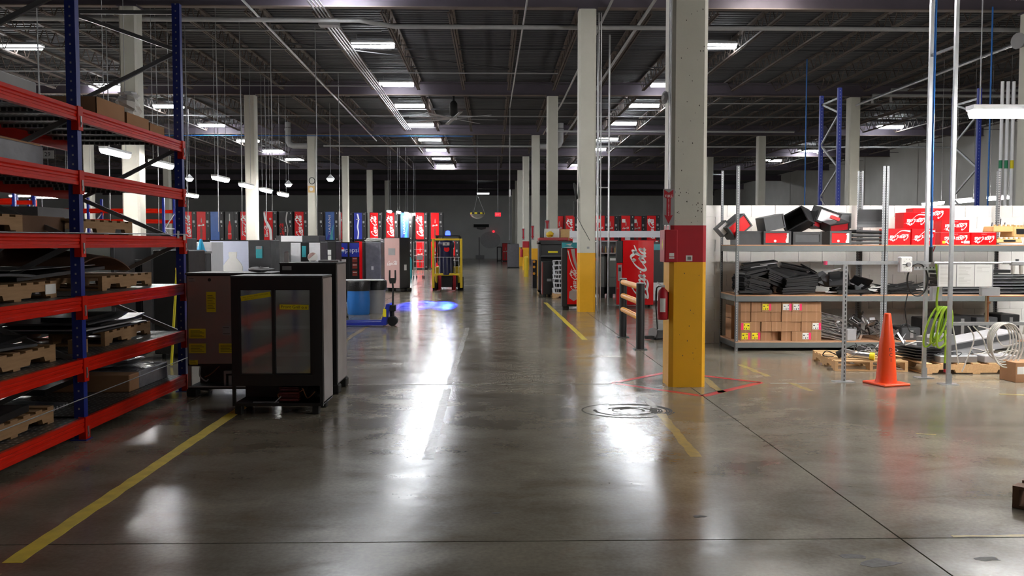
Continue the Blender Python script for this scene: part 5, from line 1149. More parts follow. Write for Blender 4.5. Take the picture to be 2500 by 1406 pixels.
for k in range(7):
    lc = (2.32 + .02 * math.sin(k * 2), 27.4, .15 + k * .145); ro = (0, R(3 * math.sin(k)), R(4 * math.cos(k * 1.7)))
    o = wc.build('wire_crate', 'white', None, lc, ro) if w0 is None else inst(w0, 'wire_crate', None, lc, ro); w0 = w0 or o
    tag(o, '%s white wire crate from the bottom of the stack on the small pallet' % ORD[k], 'wire crate', 'white wire crates')
# open glass coolers between the second column and the big red machine
for k, (x, w_, lab) in enumerate([(3.22, .56, 'glass door cooler just right of the second column'), (3.86, .62, 'glass door cooler behind the big red machine')]):
    t = thing('glass_door_cooler', lab, 'cooler', (x, 27.2, 0), 0, 'glass door coolers on the right'); a = w_ / 2
    MB().box(-a, 0, .12, -a + .05, .6, 1.36).box(a - .05, 0, .12, a, .6, 1.36).box(-a, 0, 1.28, a, .6, 1.36).box(-a, .54, .12, a, .6, 1.36).box(-a, 0, .12, a, .6, .34).build('body', 'blackp', t)
    MB().box(-a + .05, .52, .34, a - .05, .54, 1.28).build('liner', 'inside', t); MB().box(-a + .05, .1, .62, a - .05, .5, .64).build('shelf', 'greyl', t); MB().box(-a + .05, .0, .34, a - .05, .008, 1.28).build('glass_door', 'glass', t)
    MB().box(-a + .08, -.012, 1.16, -a + .3, -.001, 1.23).build('header_badge', 'reddk' if k == 0 else 'paper', t)
    for xx in (-a + .1, a - .1): MB().box(xx - .08, .05, 0, xx + .08, .35, .12).build('foot', 'tyre', t)
t = thing('counter_cooler', 'small grey counter cooler stacked on the glass door coolers', 'cooler', (3.62, 27.2, 1.37), 0)
MB().box(-.3, 0, 0, -.26, .5, .4).box(.26, 0, 0, .3, .5, .4).box(-.3, 0, .36, .3, .5, .4).box(-.3, .46, 0, .3, .5, .4).box(-.3, 0, 0, .3, .5, .03).build('body', 'greyl', t)
for k in range(5): MB().lathe([(.028, 0), (.028, .12), (.01, .17), (.01, .2)], 8, (-.2 + k * .1, .25, .031)).build('bottle', ['brown', 'tan', 'greyl'][k % 3], t)
t = machine_box('black_cooler', 'black cooler box with red trim behind the second column', 'cooler', (3.05, 27.25, 1.37), (.46, .5, .42), feet=False); t.location.z = 1.29; MB().box(.15, -.01, .1, .19, -.001, .4).build('white_handle', 'paper', t); MB().box(.2, -.008, .1, .23, -.001, .4).build('red_trim', 'reddk', t)

# ================================================================== left middle ground
t = machine_box('drinks_machine', 'white fronted machine with a pale bottle picture', 'vending machine', (-5.3, 18.0, 0), (.88, .8, 1.74), mat='black', front='lavender')
bt = MB().lathe([(.0, 0), (.19, .0), (.2, .2), (.16, .28), (.075, .38), (.075, .40), (.085, .41), (.085, .50), (.0, .5)], 16); o = bt.build('bottle_picture', 'paper', t, (.03, -.0145, 1.0)); o.scale = (1, .01, 1)
t = machine_box('dark_machine', 'dark brown machine with a teal pocket on its front', 'vending machine', (-4.63, 17.6, 0), (.44, .75, 1.74), mat='greyp')
pk = MB().box(-.07, -.02, 1.38, .06, -.001, 1.62).build('teal_pocket', 'teal', t, bevel=.01); MB().box(-.06, -.026, 1.56, .05, -.0205, 1.62).build('pocket_lid', 'greyl', pk)
t = machine_box('grey_topped_cabinet', 'grey topped dark cabinet behind the teal pocket machine', 'cabinet', (-4.95, 22.5, 0), (1.1, .8, 1.88), mat='greyp'); MB().box(-.42, -.02, 1.72, .12, -.001, 1.87).build('white_plate', 'white', t, bevel=.02)
t = machine_box('pale_machine', 'pale grey machine with faded round emblem behind the black cooler', 'vending machine', (-4.02, 19.0, 0), (.66, .8, 1.71), mat='greyp', front='greyl')
MB().box(-.09, -.018, .2, .08, -.0142, 1.69).build('dark_strip', 'blackp', t); MB().box(-.07, -.024, 1.38, .02, -.0182, 1.62).build('teal_pocket', 'teal', t, bevel=.01); MB().box(-.3, -.018, .2, -.1, -.0142, 1.69).build('white_panel', 'white', t); wp_ = MB().box(.09, -.018, .2, .32, -.0142, 1.69).build('white_panel', 'white', t)
def disc(nm, c, r, y, a0, a1, mat, par, n=18): return flat([(c[0] + r * math.cos(a0 + (a1 - a0) * k / n), c[1] + r * math.sin(a0 + (a1 - a0) * k / n)) for k in range(n + 1)], y, mat, nm, par)
disc('round_emblem', (.16, 1.38), .11, -.0186, 0, 6.28, 'paper', wp_); disc('emblem_red', (.16, 1.38), .10, -.019, .9, 3.6, 'pinkm', wp_); disc('emblem_grey', (.16, 1.38), .10, -.0191, 4.0, 5.6, 'greyl', wp_)
t = thing('clipboard', 'clipboard with white paper leaning on the black cooler', 'clipboard', (-2.30, 9.9, 1.4525), 0); MB().box(-.03, 0, 0, .02, .01, .11).build('paper_pad', 'paper', t); MB().box(-.02, -.003, .108, .01, .012, .122).build('clip', 'steel', t)
slab('tool_tray', 'grey tray of small parts lying on the black cooler', 'tray', (-1.85, 10.0, 1.464), (.22, .2, .022), (0, 0, .1), 'greyl')
t = machine_box('snack_machine', 'black machine with white stickers left of the blue fronted machine', 'vending machine', (-4.08, 21.8, 0), (.44, .8, 1.74), mat='blackp')
for (a, b, c_, d) in ((-.1, 1.36, .0, 1.52), (.01, 1.40, .1, 1.52), (-.1, 1.28, -.02, 1.34), (.02, 1.27, .1, 1.38)): MB().box(a, -.006, b, c_, -.0005, d).build('sticker', 'paper', t)
t = thing('vending_machine', 'blue fronted pepsi machine with snack windows and red edge', 'vending machine', (-3.9, 24.0, 0), 0)
MB().box(-.36, 0, .08, .33, .85, 1.72).build('cabinet', 'black', t, bevel=.01); sg = MB().box(-.33, -.02, 1.32, .28, -.0005, 1.69).build('sign_panel', 'bluep', t); text('pepsi', .19, 'sign', sg, (.09, -.0212, 1.50), width=.36)
disc('globe_white', (-.2, 1.50), .085, -.0212, 0, 6.28, 'sign', sg); disc('globe_red', (-.2, 1.505), .078, -.0216, .25, 3.0, 'red', sg); disc('globe_blue', (-.2, 1.495), .078, -.0216, 3.5, 5.9, 'bluel', sg)
MB().box(-.03, -.04, .12, .02, -.0005, 1.7).build('door_frame', 'blackp', t); MB().box(.285, -.03, .1, .36, -.0005, 1.72).build('red_edge', 'red', t)
for z in (.80, 1.0, 1.17): 
    wn = MB().box(.09, -.014, z, .22, -.0005, z + .14).build('snack_window', 'brown', t); MB().box(.1, -.018, z + .09, .21, -.0145, z + .105).build('price_strip', 'paper', wn)
MB().box(-.3, -.014, 1.16, -.08, -.0005, 1.25).build('screen', 'signg', t)
t = thing('wrapped_machine', 'machine wrapped in grey film beside the red edge', 'vending machine', (-3.36, 24.6, 0), 0); MB().box(-.18, 0, .0, .24, .8, 1.72).build('machine', 'greyp', t); MB().box(-.19, -.01, .06, .25, .82, 1.735).build('stretch_wrap', 'wrap', t, bevel=.03, seg=2); MB().box(-.02, -.014, .95, .04, -.0105, 1.05).build('label', 'paper', t)
crumple('film_heap', 'crumpled white film on top of the wrapped machine', 'film', (-3.35, 24.9, 1.736), (.5, .5, .1), 'paper', 6, 10)
t = machine_box('grey_machine', 'grey machine with a bright white edge behind the wrapped one', 'vending machine', (-4.55, 34.0, 0), (.7, .8, 1.82), mat='greyl'); MB().box(.2, -.02, .35, .34, -.0005, 1.78).build('white_edge', 'white', t)
# pink steel fronted machine standing at an angle
t = thing('vending_machine', 'pale pink steel fronted machine with a hanging notice', 'vending machine', (-3.52, 31.0, 0), R(-38))
MB().box(-.37, 0, .12, .37, .52, 1.90).build('cabinet', 'black', t, bevel=.02); fr = MB().box(-.37, -.03, .13, .36, -.0005, 1.88).build('front_panel', 'pinkm', t, bevel=.01); MB().box(-.16, -.04, 1.28, .16, -.0305, 1.52).build('notice', 'greyl', fr); script(fr, .5, (.02, -.032, 1.0), (R(90), 0, 0), 'sign')
MB().box(.371, .2, .75, .375, .32, .95).build('label', 'paper', t)
for x in (-.29, .29):
    for y in (.08, .44): MB().box(x - .12, y - .12, 0, x + .12, y + .12, .12).build('foot', 'tyre', t, bevel=.02)
# rolling ladder
t = thing('rolling_ladder', 'silver rolling ladder in front of the red bottle machine', 'ladder', (-3.6, 43, 0), 0)
for x in (-.25, .25):
    MB().tube([(x, 0, .12), (x, .0, 1.78)], .016, 6).build('rail', 'steel', t); MB().tube([(x * .6, .5, .12), (x * .6, .35, 1.78)], .013, 6).build('rear_rail', 'steel', t)
    for y in (0, .5): MB().cyl((x * (1 if y == 0 else .6), y, 0), (x * (1 if y == 0 else .6), y, .12), .028, n=8).build('caster', 'tyre', t)
for z in (.2, .5, .8, 1.1, 1.4, 1.76): MB().box(-.25, -.02, z, .25, .12, z + .025).build('step', 'steel', t)
slab('notice', 'grey notice hung on the ladder front', 'notice', (-3.55, 42.95, 1.02), (.3, .01, .22), (0, 0, 0), 'greyl')
t = thing('cyan_bottle', 'tall cyan gas bottle beside the rolling ladder', 'gas bottle', (-4.05, 43.2, 0)); MB().lathe([(.1, 0), (.1, .9), (.06, 1.0), (.03, 1.05)], 12).build('cylinder', 'teal', t); MB().cyl((0, 0, 1.05), (0, 0, 1.12), .03, n=8).build('valve', 'tyre', t)
# bins
t = thing('blue_drum', 'blue plastic drum lined with a black bag', 'drum', (-3.18, 20.9, 0))
MB().lathe([(.24, 0), (.262, .03), (.268, .2), (.275, .3), (.268, .4), (.262, .6), (.262, .74)], 22).build('drum', 'bin', t); MB().lathe([(.275, .80), (.29, .76), (.283, .66), (.286, .60), (.272, .56)], 18).build('bag_cuff', 'bag', t)
t = thing('grey_trash_can', 'grey trash can lined with a black bag beside the blue drum', 'trash can', (-2.83, 21.35, 0))
MB().lathe([(.2, 0), (.225, .4), (.245, .72)], 20).build('can', 'greyl', t); MB().lathe([(.255, .79), (.27, .74), (.265, .62), (.25, .56)], 18).build('bag_cuff', 'bag', t)
slab('white_board', 'white edged board lying across the two lined bins', 'board', (-3.08, 21.0, .812), (.95, .5, .02), (0, 0, R(4)), 'white')
t = thing('broom', 'yellow handled broom standing behind the pallet jack', 'broom', (-3.36, 19.9, 0), 0); MB().tube([(0, 0, .04), (-.06, .0, .72)], .012, 6).build('handle', 'yel', t); MB().box(-.08, -.03, 0, .1, .03, .05).build('brush', 'tyre', t)
# grey trash bin with cyan cone
t = thing('waste_bin', 'dark waste bin with a red and grey printed panel', 'bin', (-4.97, 15.0, 0)); MB().box(-.13, 0, 0, .13, .26, 1.5).build('body', 'greyp', t, bevel=.01); MB().box(-.14, -.01, 1.5, .14, .27, 1.535).build('lid', 'greyl', t); MB().box(-.10, -.006, .9, .0, -.0005, 1.45).build('printed_panel', 'reddk', t)
t = thing('cyan_cone', 'small cyan cone standing on the dark waste bin', 'cone', (-4.97, 15.13, 1.535)); MB().lathe([(.075, .01), (.02, .21), (.0, .215)], 16).build('cone', 'cyan', t); MB().box(-.08, -.08, 0, .08, .08, .012).build('base', 'cyan', t, bevel=.01)
machine_box('white_machine', 'white machine behind the dark bin with the cyan cone', 'vending machine', (-5.5, 16.4, 0), (.62, .7, 1.70), mat='white')
# pallet jack
t = thing('pallet_jack', 'blue pallet jack with raised black handle beside the drum', 'pallet jack', (-2.2, 17.95, 0))
for y in (-.20, .20): MB().ext([(-1.15, .05), (-1.1, .09), (.0, .10), (.0, .03), (-1.05, .03)], 'y', y - .08, y + .08).build('fork', 'bluep', t); MB().cyl((-1.0, y - .04, .04), (-1.0, y + .04, .04), .04, n=10).build('roller', 'tyre', t)
bd = MB().ext([(-.06, .03), (.06, .03), (.06, .12), (.1, .30), (.12, .46), (.06, .46), (-.04, .12)], 'y', -.27, .27).build('body', 'bluep', t, bevel=.006); MB().rbox((-.0, -.2, .28), (.02, .1, .22), (0, R(14), 0)).build('yellow_plate', 'yel', bd); MB().box(.0, -.275, .2, .06, -.2705, .36).build('yellow_sticker', 'yel', bd)
MB().cyl((.16, -.09, .10), (.16, .09, .10), .10, n=18).build('steer_wheel', 'tyre', t); MB().cyl((.15, 0, .12), (.15, 0, .42), .045, n=10).box(.08, -.08, .3, .22, .08, .42).build('pump', 'tyre', t)
MB().tube([(.16, 0, .36), (.17, 0, .75), (.16, 0, .88)], .02, 8).build('handle', 'tyre', t); MB().ext([(-.055, .86), (.055, .86), (.075, .95), (.07, 1.13), (.045, 1.13), (.045, .97), (-.045, .97), (-.045, 1.13), (-.07, 1.13), (-.075, .95)], 'y', -.02, .02).build('grip', 'tyre', t, (.16, 0, 0), (0, 0, R(20)))
# forklift
t = thing('forklift', 'yellow forklift with a blue warning lamp facing the viewer', 'forklift', (-1.63, 31.4, 0))
for s in (-1, 1):
    MB().box(s * .50 - .045, .10, .1, s * .50 + .045, .24, 1.86).build('mast_upright', 'liftyel', t, bevel=.01); MB().cyl((s * .46 - .1, .75, .24), (s * .46 + .1, .75, .24), .24, n=18).build('front_wheel', 'tyre', t)
    MB().ext([(-.02, .06), (-.02, .56), (.03, .56), (.03, .09), (-.9 - .02, .06), (-.92, .045), (-.02, .04)], 'x', s * .26 - .055, s * .26 + .055).build('fork', 'reddk', t)
    MB().box(s * .26 - .055, -.93, .043, s * .26 + .055, -.75, .062).build('fork_tip', 'greyl', t); MB().tube([(s * .42, .6, 1.0), (s * .42, .7, 1.95), (s * .42, 1.6, 1.98), (s * .42, 1.8, .9)], .03, 8).build('guard_pillar', 'tyre', t)
    MB().cyl((s * .4 - .08, 1.9, .2), (s * .4 + .08, 1.9, .2), .2, n=16).build('rear_wheel', 'tyre', t)
MB().box(-.5, .06, .55, .5, .11, .63).build('carriage', 'liftyel', t); MB().box(-.44, .1, 1.8, .44, .18, 1.87).build('mast_crossbar', 'liftyel', t)
MB().tube([(-.46, .02, 1.2), (.46, .02, 1.2)], .012, 6).build('backrest_rail', 'steel', t)
for k in range(7): MB().tube([(-.42 + k * .14, .02, .62), (-.42 + k * .14, .02, 1.2)], .01, 6).build('backrest_bar', 'steel', t)
MB().box(-.45, .5, .25, .45, 2.1, .85).build('chassis', 'liftyel', t, bevel=.03); MB().box(-.36, .3, .12, .36, .5, .55).build('front_plate', 'black', t); MB().box(-.4, 1.3, .85, .4, 2.1, 1.05).build('counterweight', 'black', t, bevel=.04)
MB().box(-.45, .65, 1.95, .45, 1.75, 1.99).build('overhead_guard', 'tyre', t); MB().lathe([(.0, .17), (.07, .15), (.1, .05), (.09, 0), (.0, 0)], 12, (0, .66, 1.99)).build('blue_lamp', 'bluelamp', t); MB().box(-.25, .9, .85, .25, 1.3, 1.0).build('seat', 'black', t)
MB().tube([(.2, .6, 1.1), (.25, .55, 1.25), (.34, .6, 1.15)], .015, 6, smoothpts=3).build('steering_wheel', 'tyre', t)
for k, (dx, pw, ang) in enumerate([(-.50, 34000, 9), (.22, 2600, 7)]):
    sl = bpy.data.lights.new('blue_safety_spot', 'SPOT'); sl.energy = pw; sl.color = (.012, .035, 1.0); sl.spot_size = R(ang); sl.spot_blend = .8; sl.shadow_soft_size = .02
    so = bpy.data.objects.new('blue_safety_spot', sl); col.objects.link(so); so.parent = t; so.location = (0, .28, 2.05)
    so.rotation_euler = Vector((dx, -7.45, -2.05)).to_track_quat('-Z', 'Y').to_euler()
t = thing('barrel_cooler', 'dark blue round barrel cooler with red emblem behind the forklift backrest', 'barrel cooler', (-1.66, 31.68, .57))
MB().lathe([(.24, 0), (.25, .05), (.25, .95), (.28, 1.0), (.29, 1.12), (.25, 1.22), (.0, 1.28)], 20).build('barrel', 'navy', t); MB().cyl((.02, -.252, .92), (.02, -.258, .92), .10, n=16).build('red_emblem', 'red', t); MB().box(-.12, -.285, 1.05, .12, -.278, 1.16).build('lid_badge', 'signg', t)

# ================================================================== far end
t = thing('wrapped_pallet_load', 'tall pallet load wrapped in grey film by the far columns', 'pallet load', (1.45, 61.5, 0)); MB().box(-.42, 0, .05, .38, .9, 1.72).build('load', 'greyp', t, bevel=.03); MB().box(-.43, -.012, .06, .39, .9, 1.66).build('stretch_wrap', 'wrapdk', t, bevel=.04, seg=2); MB().box(-.45, .0, 0, .42, .9, .05).build('pallet_base', 'tyre', t)
vend('dark red machine standing alone far down the aisle', 'bottle', (.95, 86, 0), 1.8, group='machines far down the aisle'); t = thing('black_stand', 'black metal frame beside the far red machine', 'frame', (.55, 87, 0)); 
for x in (-.15, .25): MB().box(x, 0, 0, x + .08, .1, 1.4).build('leg', 'tyre', t)
MB().box(-.15, 0, 1.36, .33, .1, 1.45).build('top_bar', 'tyre', t); MB().box(-.15, 0, .02, .33, .1, .1).build('bottom_bar', 'tyre', t)
t = thing('dome_mirror', 'hanging dome mirror with yellow and black rim over the aisle', 'dome mirror', (-.87, 50, 3.36)); MB().lathe([(.0, -.26), (.2, -.22), (.35, -.12), (.41, .02)], 22).build('dome', 'steel', t)
for k in range(16):
    a0, a1 = k * .3927, (k + 1) * .3927; MB().add([(.415 * math.cos(a), .415 * math.sin(a), z) for z in (.0, .1) for a in (a0, a1)], [(0, 1, 3, 2)]).build('rim_segment', 'yel' if k % 2 else 'ink', t)
for a in (0, 2.1, 4.2): MB().cyl((.4 * math.cos(a), .4 * math.sin(a), .1), (0, 0, 1.1), .008, n=4).build('chain', 'galv', t)
MB().cyl((0, 0, 1.1), (0, 0, 4.62), .008, n=4).build('cable', 'galv', t)
t = thing('exit_sign', 'small red lit EXIT sign hanging over the aisle end', 'exit sign', (.35, 60, 3.56)); MB().box(-.2, 0, 0, .2, .06, .26).build('box', 'exit', t); text('EXIT', .17, 'sign', t, (0, -.002, .13), width=.3); MB().cyl((0, .03, .26), (0, .03, 4.41), .012, n=5).build('rod', 'galv', t)
t = thing('wall_beacon', 'small red beacon on the far back wall', 'beacon', (.1, 104.4, 3.2)); MB().cyl((0, 0, 0), (0, -.12, 0), .15, n=12).build('lens', 'exit', t); MB().box(-.14, -.02, -.2, .14, .05, .2).build('base', 'galv', t)
t = thing('wall_lamp', 'dark emergency lamp unit on the far back wall', 'emergency lamp', (-1.35, 104.4, 3.7)); MB().box(-.9, -.3, .0, .9, .05, .35).build('case', 'tyre', t); MB().lathe([(.0, -.3), (.5, -.2), (.55, 0)], 12).build('bowl', 'greyl', t)
o = MB().cyl((-.29, 104.465, 2.2), (-.29, 104.458, 2.2), 1.0, n=24).build('wall_stain', pm('soot_stain', (.62, .62, .63), .9)); o.scale = (1.2, 1, 1); tag(o, 'round dark soot stain on the far back wall', 'stain'); o.location.x = .06
t = thing('hand_truck', 'small hand truck left against the far back wall', 'hand truck', (-1.6, 103.6, 0)); MB().tube([(0, .3, 0), (0, .5, 2.5)], .06, 6).build('handle', 'greyl', t); MB().box(-.4, -.1, 0, .6, .3, .4).build('base', 'greyl', t); MB().cyl((-.4, .1, .2), (-.3, .1, .2), .2, n=10).build('wheel', 'tyre', t)
for k, (x, y, z, lab) in enumerate([(2.08, 46.09, 1.9, 'small red extinguisher sign on the fourth aisle column'), (1.98, 57.09, 1.95, 'small red extinguisher sign on the fifth aisle column'), (2.1, 33.98, 1.85, 'red arrow extinguisher sign on the third aisle column')]):
    t = thing('fire_sign', lab, 'sign', (x, y, z), 0, 'distant extinguisher signs'); MB().box(-.09, -.01, 0, .09, 0, .75).build('plate', 'greyl', t); MB().ext([(0, .02), (.08, .2), (.04, .2), (.04, .6), (.08, .72), (-.08, .72), (-.04, .6), (-.04, .2), (-.08, .2)], 'y', -.014, -.0102).build('arrow', 'colred', t)
t = thing('bollard', 'short yellow bollard in front of the fifth aisle column', 'bollard', (1.72, 45.2, 0)); MB().cyl((0, 0, 0), (0, 0, .98), .11, n=14).build('post', 'liftyel', t); MB().lathe([(.11, .98), (.08, 1.05), (0, 1.07)], 14).build('cap', 'liftyel', t)
t = thing('fire_extinguisher', 'distant red extinguisher on the fifth aisle column', 'fire extinguisher', (1.86, 57.1, .85)); MB().lathe([(.09, 0), (.09, .45), (.04, .55), (.0, .56)], 12).build('cylinder', 'colred', t); MB().box(-.06, -.02, .55, .04, .02, .62).build('valve', 'tyre', t)
# wall clock and disc on column, mirror on second column
t = thing('column_plaque', 'tan plaque with a white disc on the vent pipe column', 'plaque', (-9.4, 46.06, 4.52)); MB().box(-.17, 0, -.17, .17, .03, .17).build('board', 'tan', t); MB().cyl((0, -.002, 0), (0, -.02, 0), .1, n=14).build('disc', 'paper', t)
t = thing('wire_reel', 'wire ring hung above the tan plaque', 'wire ring', (-9.36, 46.04, 4.95)); MB().tube([(.15 * math.cos(k * .524), 0, .17 * math.sin(k * .524)) for k in range(13)], .02, 6).build('ring', 'tyre', t)
t = thing('oval_mirror', 'narrow black framed mirror on the second aisle column', 'mirror', (2.02, 21.55, 2.95)); o = MB().lathe([(.0, -.03), (.2, -.02), (.21, .0), (.19, .03), (0, .03)], 20).build('frame', 'tyre', t, (0, 0, 0), (0, R(80), 0)); o.scale = (1, .55, 1); MB().box(-.04, -.05, -.62, .04, .05, -.25).build('box', 'tyre', t)
MB().tube([(0, -.05, -.55), (.1, -.07, -.75), (.35, -.07, -1.2)], .006, 5, smoothpts=4).build('cord', 'greyp', t)

# ================================================================== pipes and fittings under the roof
def pipe(label, pts, r, mat, cat='pipe', group=None, nm='ceiling_pipe', n=8):
    return tag(MB().tube(pts, r, n).build(nm, mat), label, cat, group)
pipe('white sprinkler main crossing under the roof beyond the second column', [(-20, 22.2, 7.2), (-3.3, 22.2, 7.2), (-2.5, 22.8, 7.2), (25.8, 22.8, 7.2)], .06, 'white_pipe')
for k in range(4):
    pipe('%s of four parallel conduits above the left of the aisle' % ORD[k], [(-4.3 + k * .085, 12, 7.32), (-4.3 + k * .085, 44, 7.32)], .018, 'conduit', 'conduit', 'conduit bundle over the aisle')
slab('junction_box', 'grey junction box on the conduit bundle over the aisle', 'junction box', (-4.17, 22.9, 7.30), (.5, .3, .16), (0, 0, 0), 'greyl')
for k in range(3):
    pipe('%s of three conduits high beside the right wall pipes' % ORD[k], [(13.0 + k * .1, 21.6, 6.62 + .05 * k), (13.0 + k * .1, 31.5, 6.62 + .05 * k)], .035, 'conduit', 'conduit', 'conduits on the right')
pipe('conduit running down the roof left of the aisle lights', [(-5.7, 14, 7.36), (-6.1, 34, 7.36), (-6.4, 49, 7.36)], .03, 'conduit', 'conduit')
pipe('conduit under the roof right of the second column', [(3.8, 12, 7.36), (3.8, 46, 7.36)], .04, 'white_pipe', 'conduit')
pipe('conduit passing close by the second column top', [(2.8, 14, 7.36), (2.8, 36, 7.36), (2.62, 46, 7.36)], .035, 'white_pipe', 'conduit')
pipe('conduit under the roof just right of the aisle middle', [(.85, 14, 7.36), (.72, 37, 7.36)], .025, 'white_pipe', 'conduit')
pipe('electric drop hanging from the conduit at the aisle middle', [(.72, 37, 7.36), (.72, 37, 3.95)], .012, 'white_pipe', 'drop cord'); slab('drop_socket', 'white socket at the end of the aisle middle drop', 'socket', (.72, 37, 3.80), (.09, .09, .3), (0, 0, 0), 'white')
pipe('thin electric drop hanging near the far aisle columns', [(.9, 48, 7.44), (.9, 48, 1.9)], .012, 'greyl', 'drop cord')
for k, (y, x0, x1, z) in enumerate([(41.5, 2.5, 14.2, 6.95), (47.4, -9, 25, 6.9), (30, -30, 2.2, 7.42), (26.5, -30, -3, 7.42), (24.2, -30, -3, 7.42), (32.5, -30, -4, 7.42), (40, -30, 25, 7.42), (36.2, 2.3, 25, 7.42)]):
    pipe(['white cross pipe behind the right lights ending at a bend', 'long white cross pipe beyond the fourth column row', 'thin cross conduit midway over the left side', 'thin cross conduit second nearest over the left side', 'thin cross conduit nearest over the left side', 'thin cross conduit just before the third column row', 'thin cross conduit beyond the third column row', 'thin cross conduit over the right bay'][k], [(x0, y, z), (x1, y, z)], .05 if k < 2 else .022, 'white_pipe' if k < 2 else 'greyl')
pipe('blue cross pipe far under the roof', [(-28, 45.5, 7.2), (-1, 45.5, 7.2)], .018, 'bhose')
pipe('black sprinkler branch crossing diagonally over the aisle', [(-6, 26, 7.5), (3, 31, 7.5)], .02, 'dark_pipe')
for s, x, lab in ((1, -10.6, 'white vent pipe elbow at the left column top'), (-1, 3.54, 'white vent pipe elbow at the right column top')):
    t = thing('vent_pipe', lab, 'vent pipe', (x, 46.2, 0), 0, 'vent pipe elbows'); MB().tube([(0, 0, 7.97), (0, 0, 7.0), (s * .08, 0, 6.84), (s * .25, 0, 6.76), (s * (1.0 if s > 0 else 1.08), 0, 6.76)], .15, 14).build('elbow', 'white_pipe', t); MB().cyl((0, 0, 7.55), (0, 0, 7.65), .17, n=14).build('collar', 'white_pipe', t)
# big ceiling fan
t = thing('ceiling_fan', 'large ceiling fan with a black motor over the aisle', 'ceiling fan', (-1.58, 36, 0)); MB().cyl((0, 0, 7.44), (0, 0, 7.97), .05, n=8).build('stem', 'tyre', t); MB().lathe([(.0, 6.82), (.1, 6.84), (.16, 6.95), (.16, 7.35), (.08, 7.45), (0, 7.45)], 14).build('motor', 'tyre', t)
MB().cyl((0, 0, 6.70), (0, 0, 6.83), .14, n=14).build('hub', 'galv', t)
for k in range(8):
    a = k * math.pi / 4 + .2; o = MB().rbox((.95, 0, 0), (1.7, .15, .018), (R(8), 0, 0)).build('blade', 'greyl', t, (0, 0, 6.75), (0, 0, a))
# vertical conduits by the second column with a cross brace, right side pipes with coloured bands
for k, (x, y) in enumerate([(2.60, 21.75), (2.66, 21.75), (2.85, 24.0), (3.16, 24.0)]):
    pipe(['thin conduit right on the second aisle column', 'second thin conduit on the second aisle column', 'left standing pipe of the pair behind the second column', 'right standing pipe of the pair behind the second column'][k], [(x, y, .0), (x, y, 7.3)], .016 if k < 2 else .025, 'conduit')
pipe('upper cross tie between the two standing pipes', [(2.85, 24, 4.5), (3.16, 24, 4.5)], .02, 'conduit'); pipe('lower cross tie between the two standing pipes', [(2.85, 24, 3.2), (3.16, 24, 3.2)], .02, 'conduit')
for k, (x, c_) in enumerate([(12.36, 'green1'), (12.50, 'green1'), (12.64, 'yel')]):
    t = thing('standing_pipe', ['left white riser with a green band at the right edge', 'middle white riser with a green band at the right edge', 'right white riser with a yellow band at the right edge'][k], 'pipe', (x, 21.3, 0), 0, 'banded risers')
    MB().cyl((0, 0, 0), (0, 0, 5.6), .04, n=10).build('pipe', 'white', t); M.setdefault('green1', pm('band_green', (.01, .22, .10), .5)); MB().cyl((0, 0, 3.5), (0, 0, 3.7), .043, n=10).build('band', c_, t)
t = thing('alarm_bell', 'grey alarm horn at the top of the right edge column', 'alarm', (13.0, 21.6, 6.62)); MB().cyl((.1, 0, 0), (-.18, -.1, 0), .1, .2, 14).build('horn', 'greyl', t); MB().box(.02, -.05, -.06, .14, .05, .06).build('bracket', 'galv', t)
pipe('white frame pipe high at the right, lower run', [(14.4, 33.4, 7.0), (14.4, 33.4, 7.3), (20, 33.4, 7.3)], .06, 'white_pipe'); pipe('white frame pipe high at the right, upper run', [(15.2, 33.6, 7.1), (15.2, 33.6, 7.55), (20.5, 33.6, 7.55)], .06, 'white_pipe')
# blue rack frames standing behind the block wall
for k, (x, lab) in enumerate([(7.87, 'tall blue rack frame behind the block wall, left of two'), (11.08, 'tall blue rack frame behind the block wall, right of two')]):
    t = thing('rack_end', lab, 'rack frame', (x, 20, 0), 0, 'blue rack frames behind the wall')
    for y in (0, 1.1): MB().box(-.085, -.035, 0, 0, .035, 5.2).box(-.12, -.06, 0, .03, .06, .008).build('upright', 'bluer', t, (.0425, y, 0))
    z = .3; s = 0
    while z < 4.9:
        a, b = ((0, 0), (0, 1.1)) if s else ((0, 1.1), (0, 0))
        MB().bar((0, a[1], z), (0, b[1], min(5.0, z + .62)), .03, .04).build('brace', 'galv', t); z += .62; s = 1 - s
    MB().bar((0, 0, 4.98), (0, 1.1, 4.98), .03, .04).build('brace', 'galv', t)
pipe('thin blue air line dropping far behind the block wall', [(9.6, 27, 7.3), (9.6, 27, 2)], .02, 'bhose', 'air line'); pipe('thin blue air line at the right behind the risers', [(11.9, 21.0, 7.3), (11.9, 21.0, 1)], .02, 'bhose', 'air line')
# drop cords over the left work area
for k, (x, y, zb) in enumerate([(-12.1, 24, 2.6), (-11.1, 24, 2.4), (-10.72, 25, 2.2), (-10.3, 24, 2.5), (-9.0, 24, 2.0), (-8.9, 26, 2.2), (-7.4, 24, 2.0), (-7.05, 25, 1.9), (-6.2, 25, 2.6), (-5.15, 26, 2.1), (-7.9, 31, 2.2), (-5.7, 33, 2.0)]):
    pipe('%s drop cord from the left hanging over the left work area' % ORD[k], [(x, y, 7.99), (x + .02, y, 5), (x, y, zb)], .012, 'galv', 'drop cord', 'drop cords on the left', 'power_drop', 5)

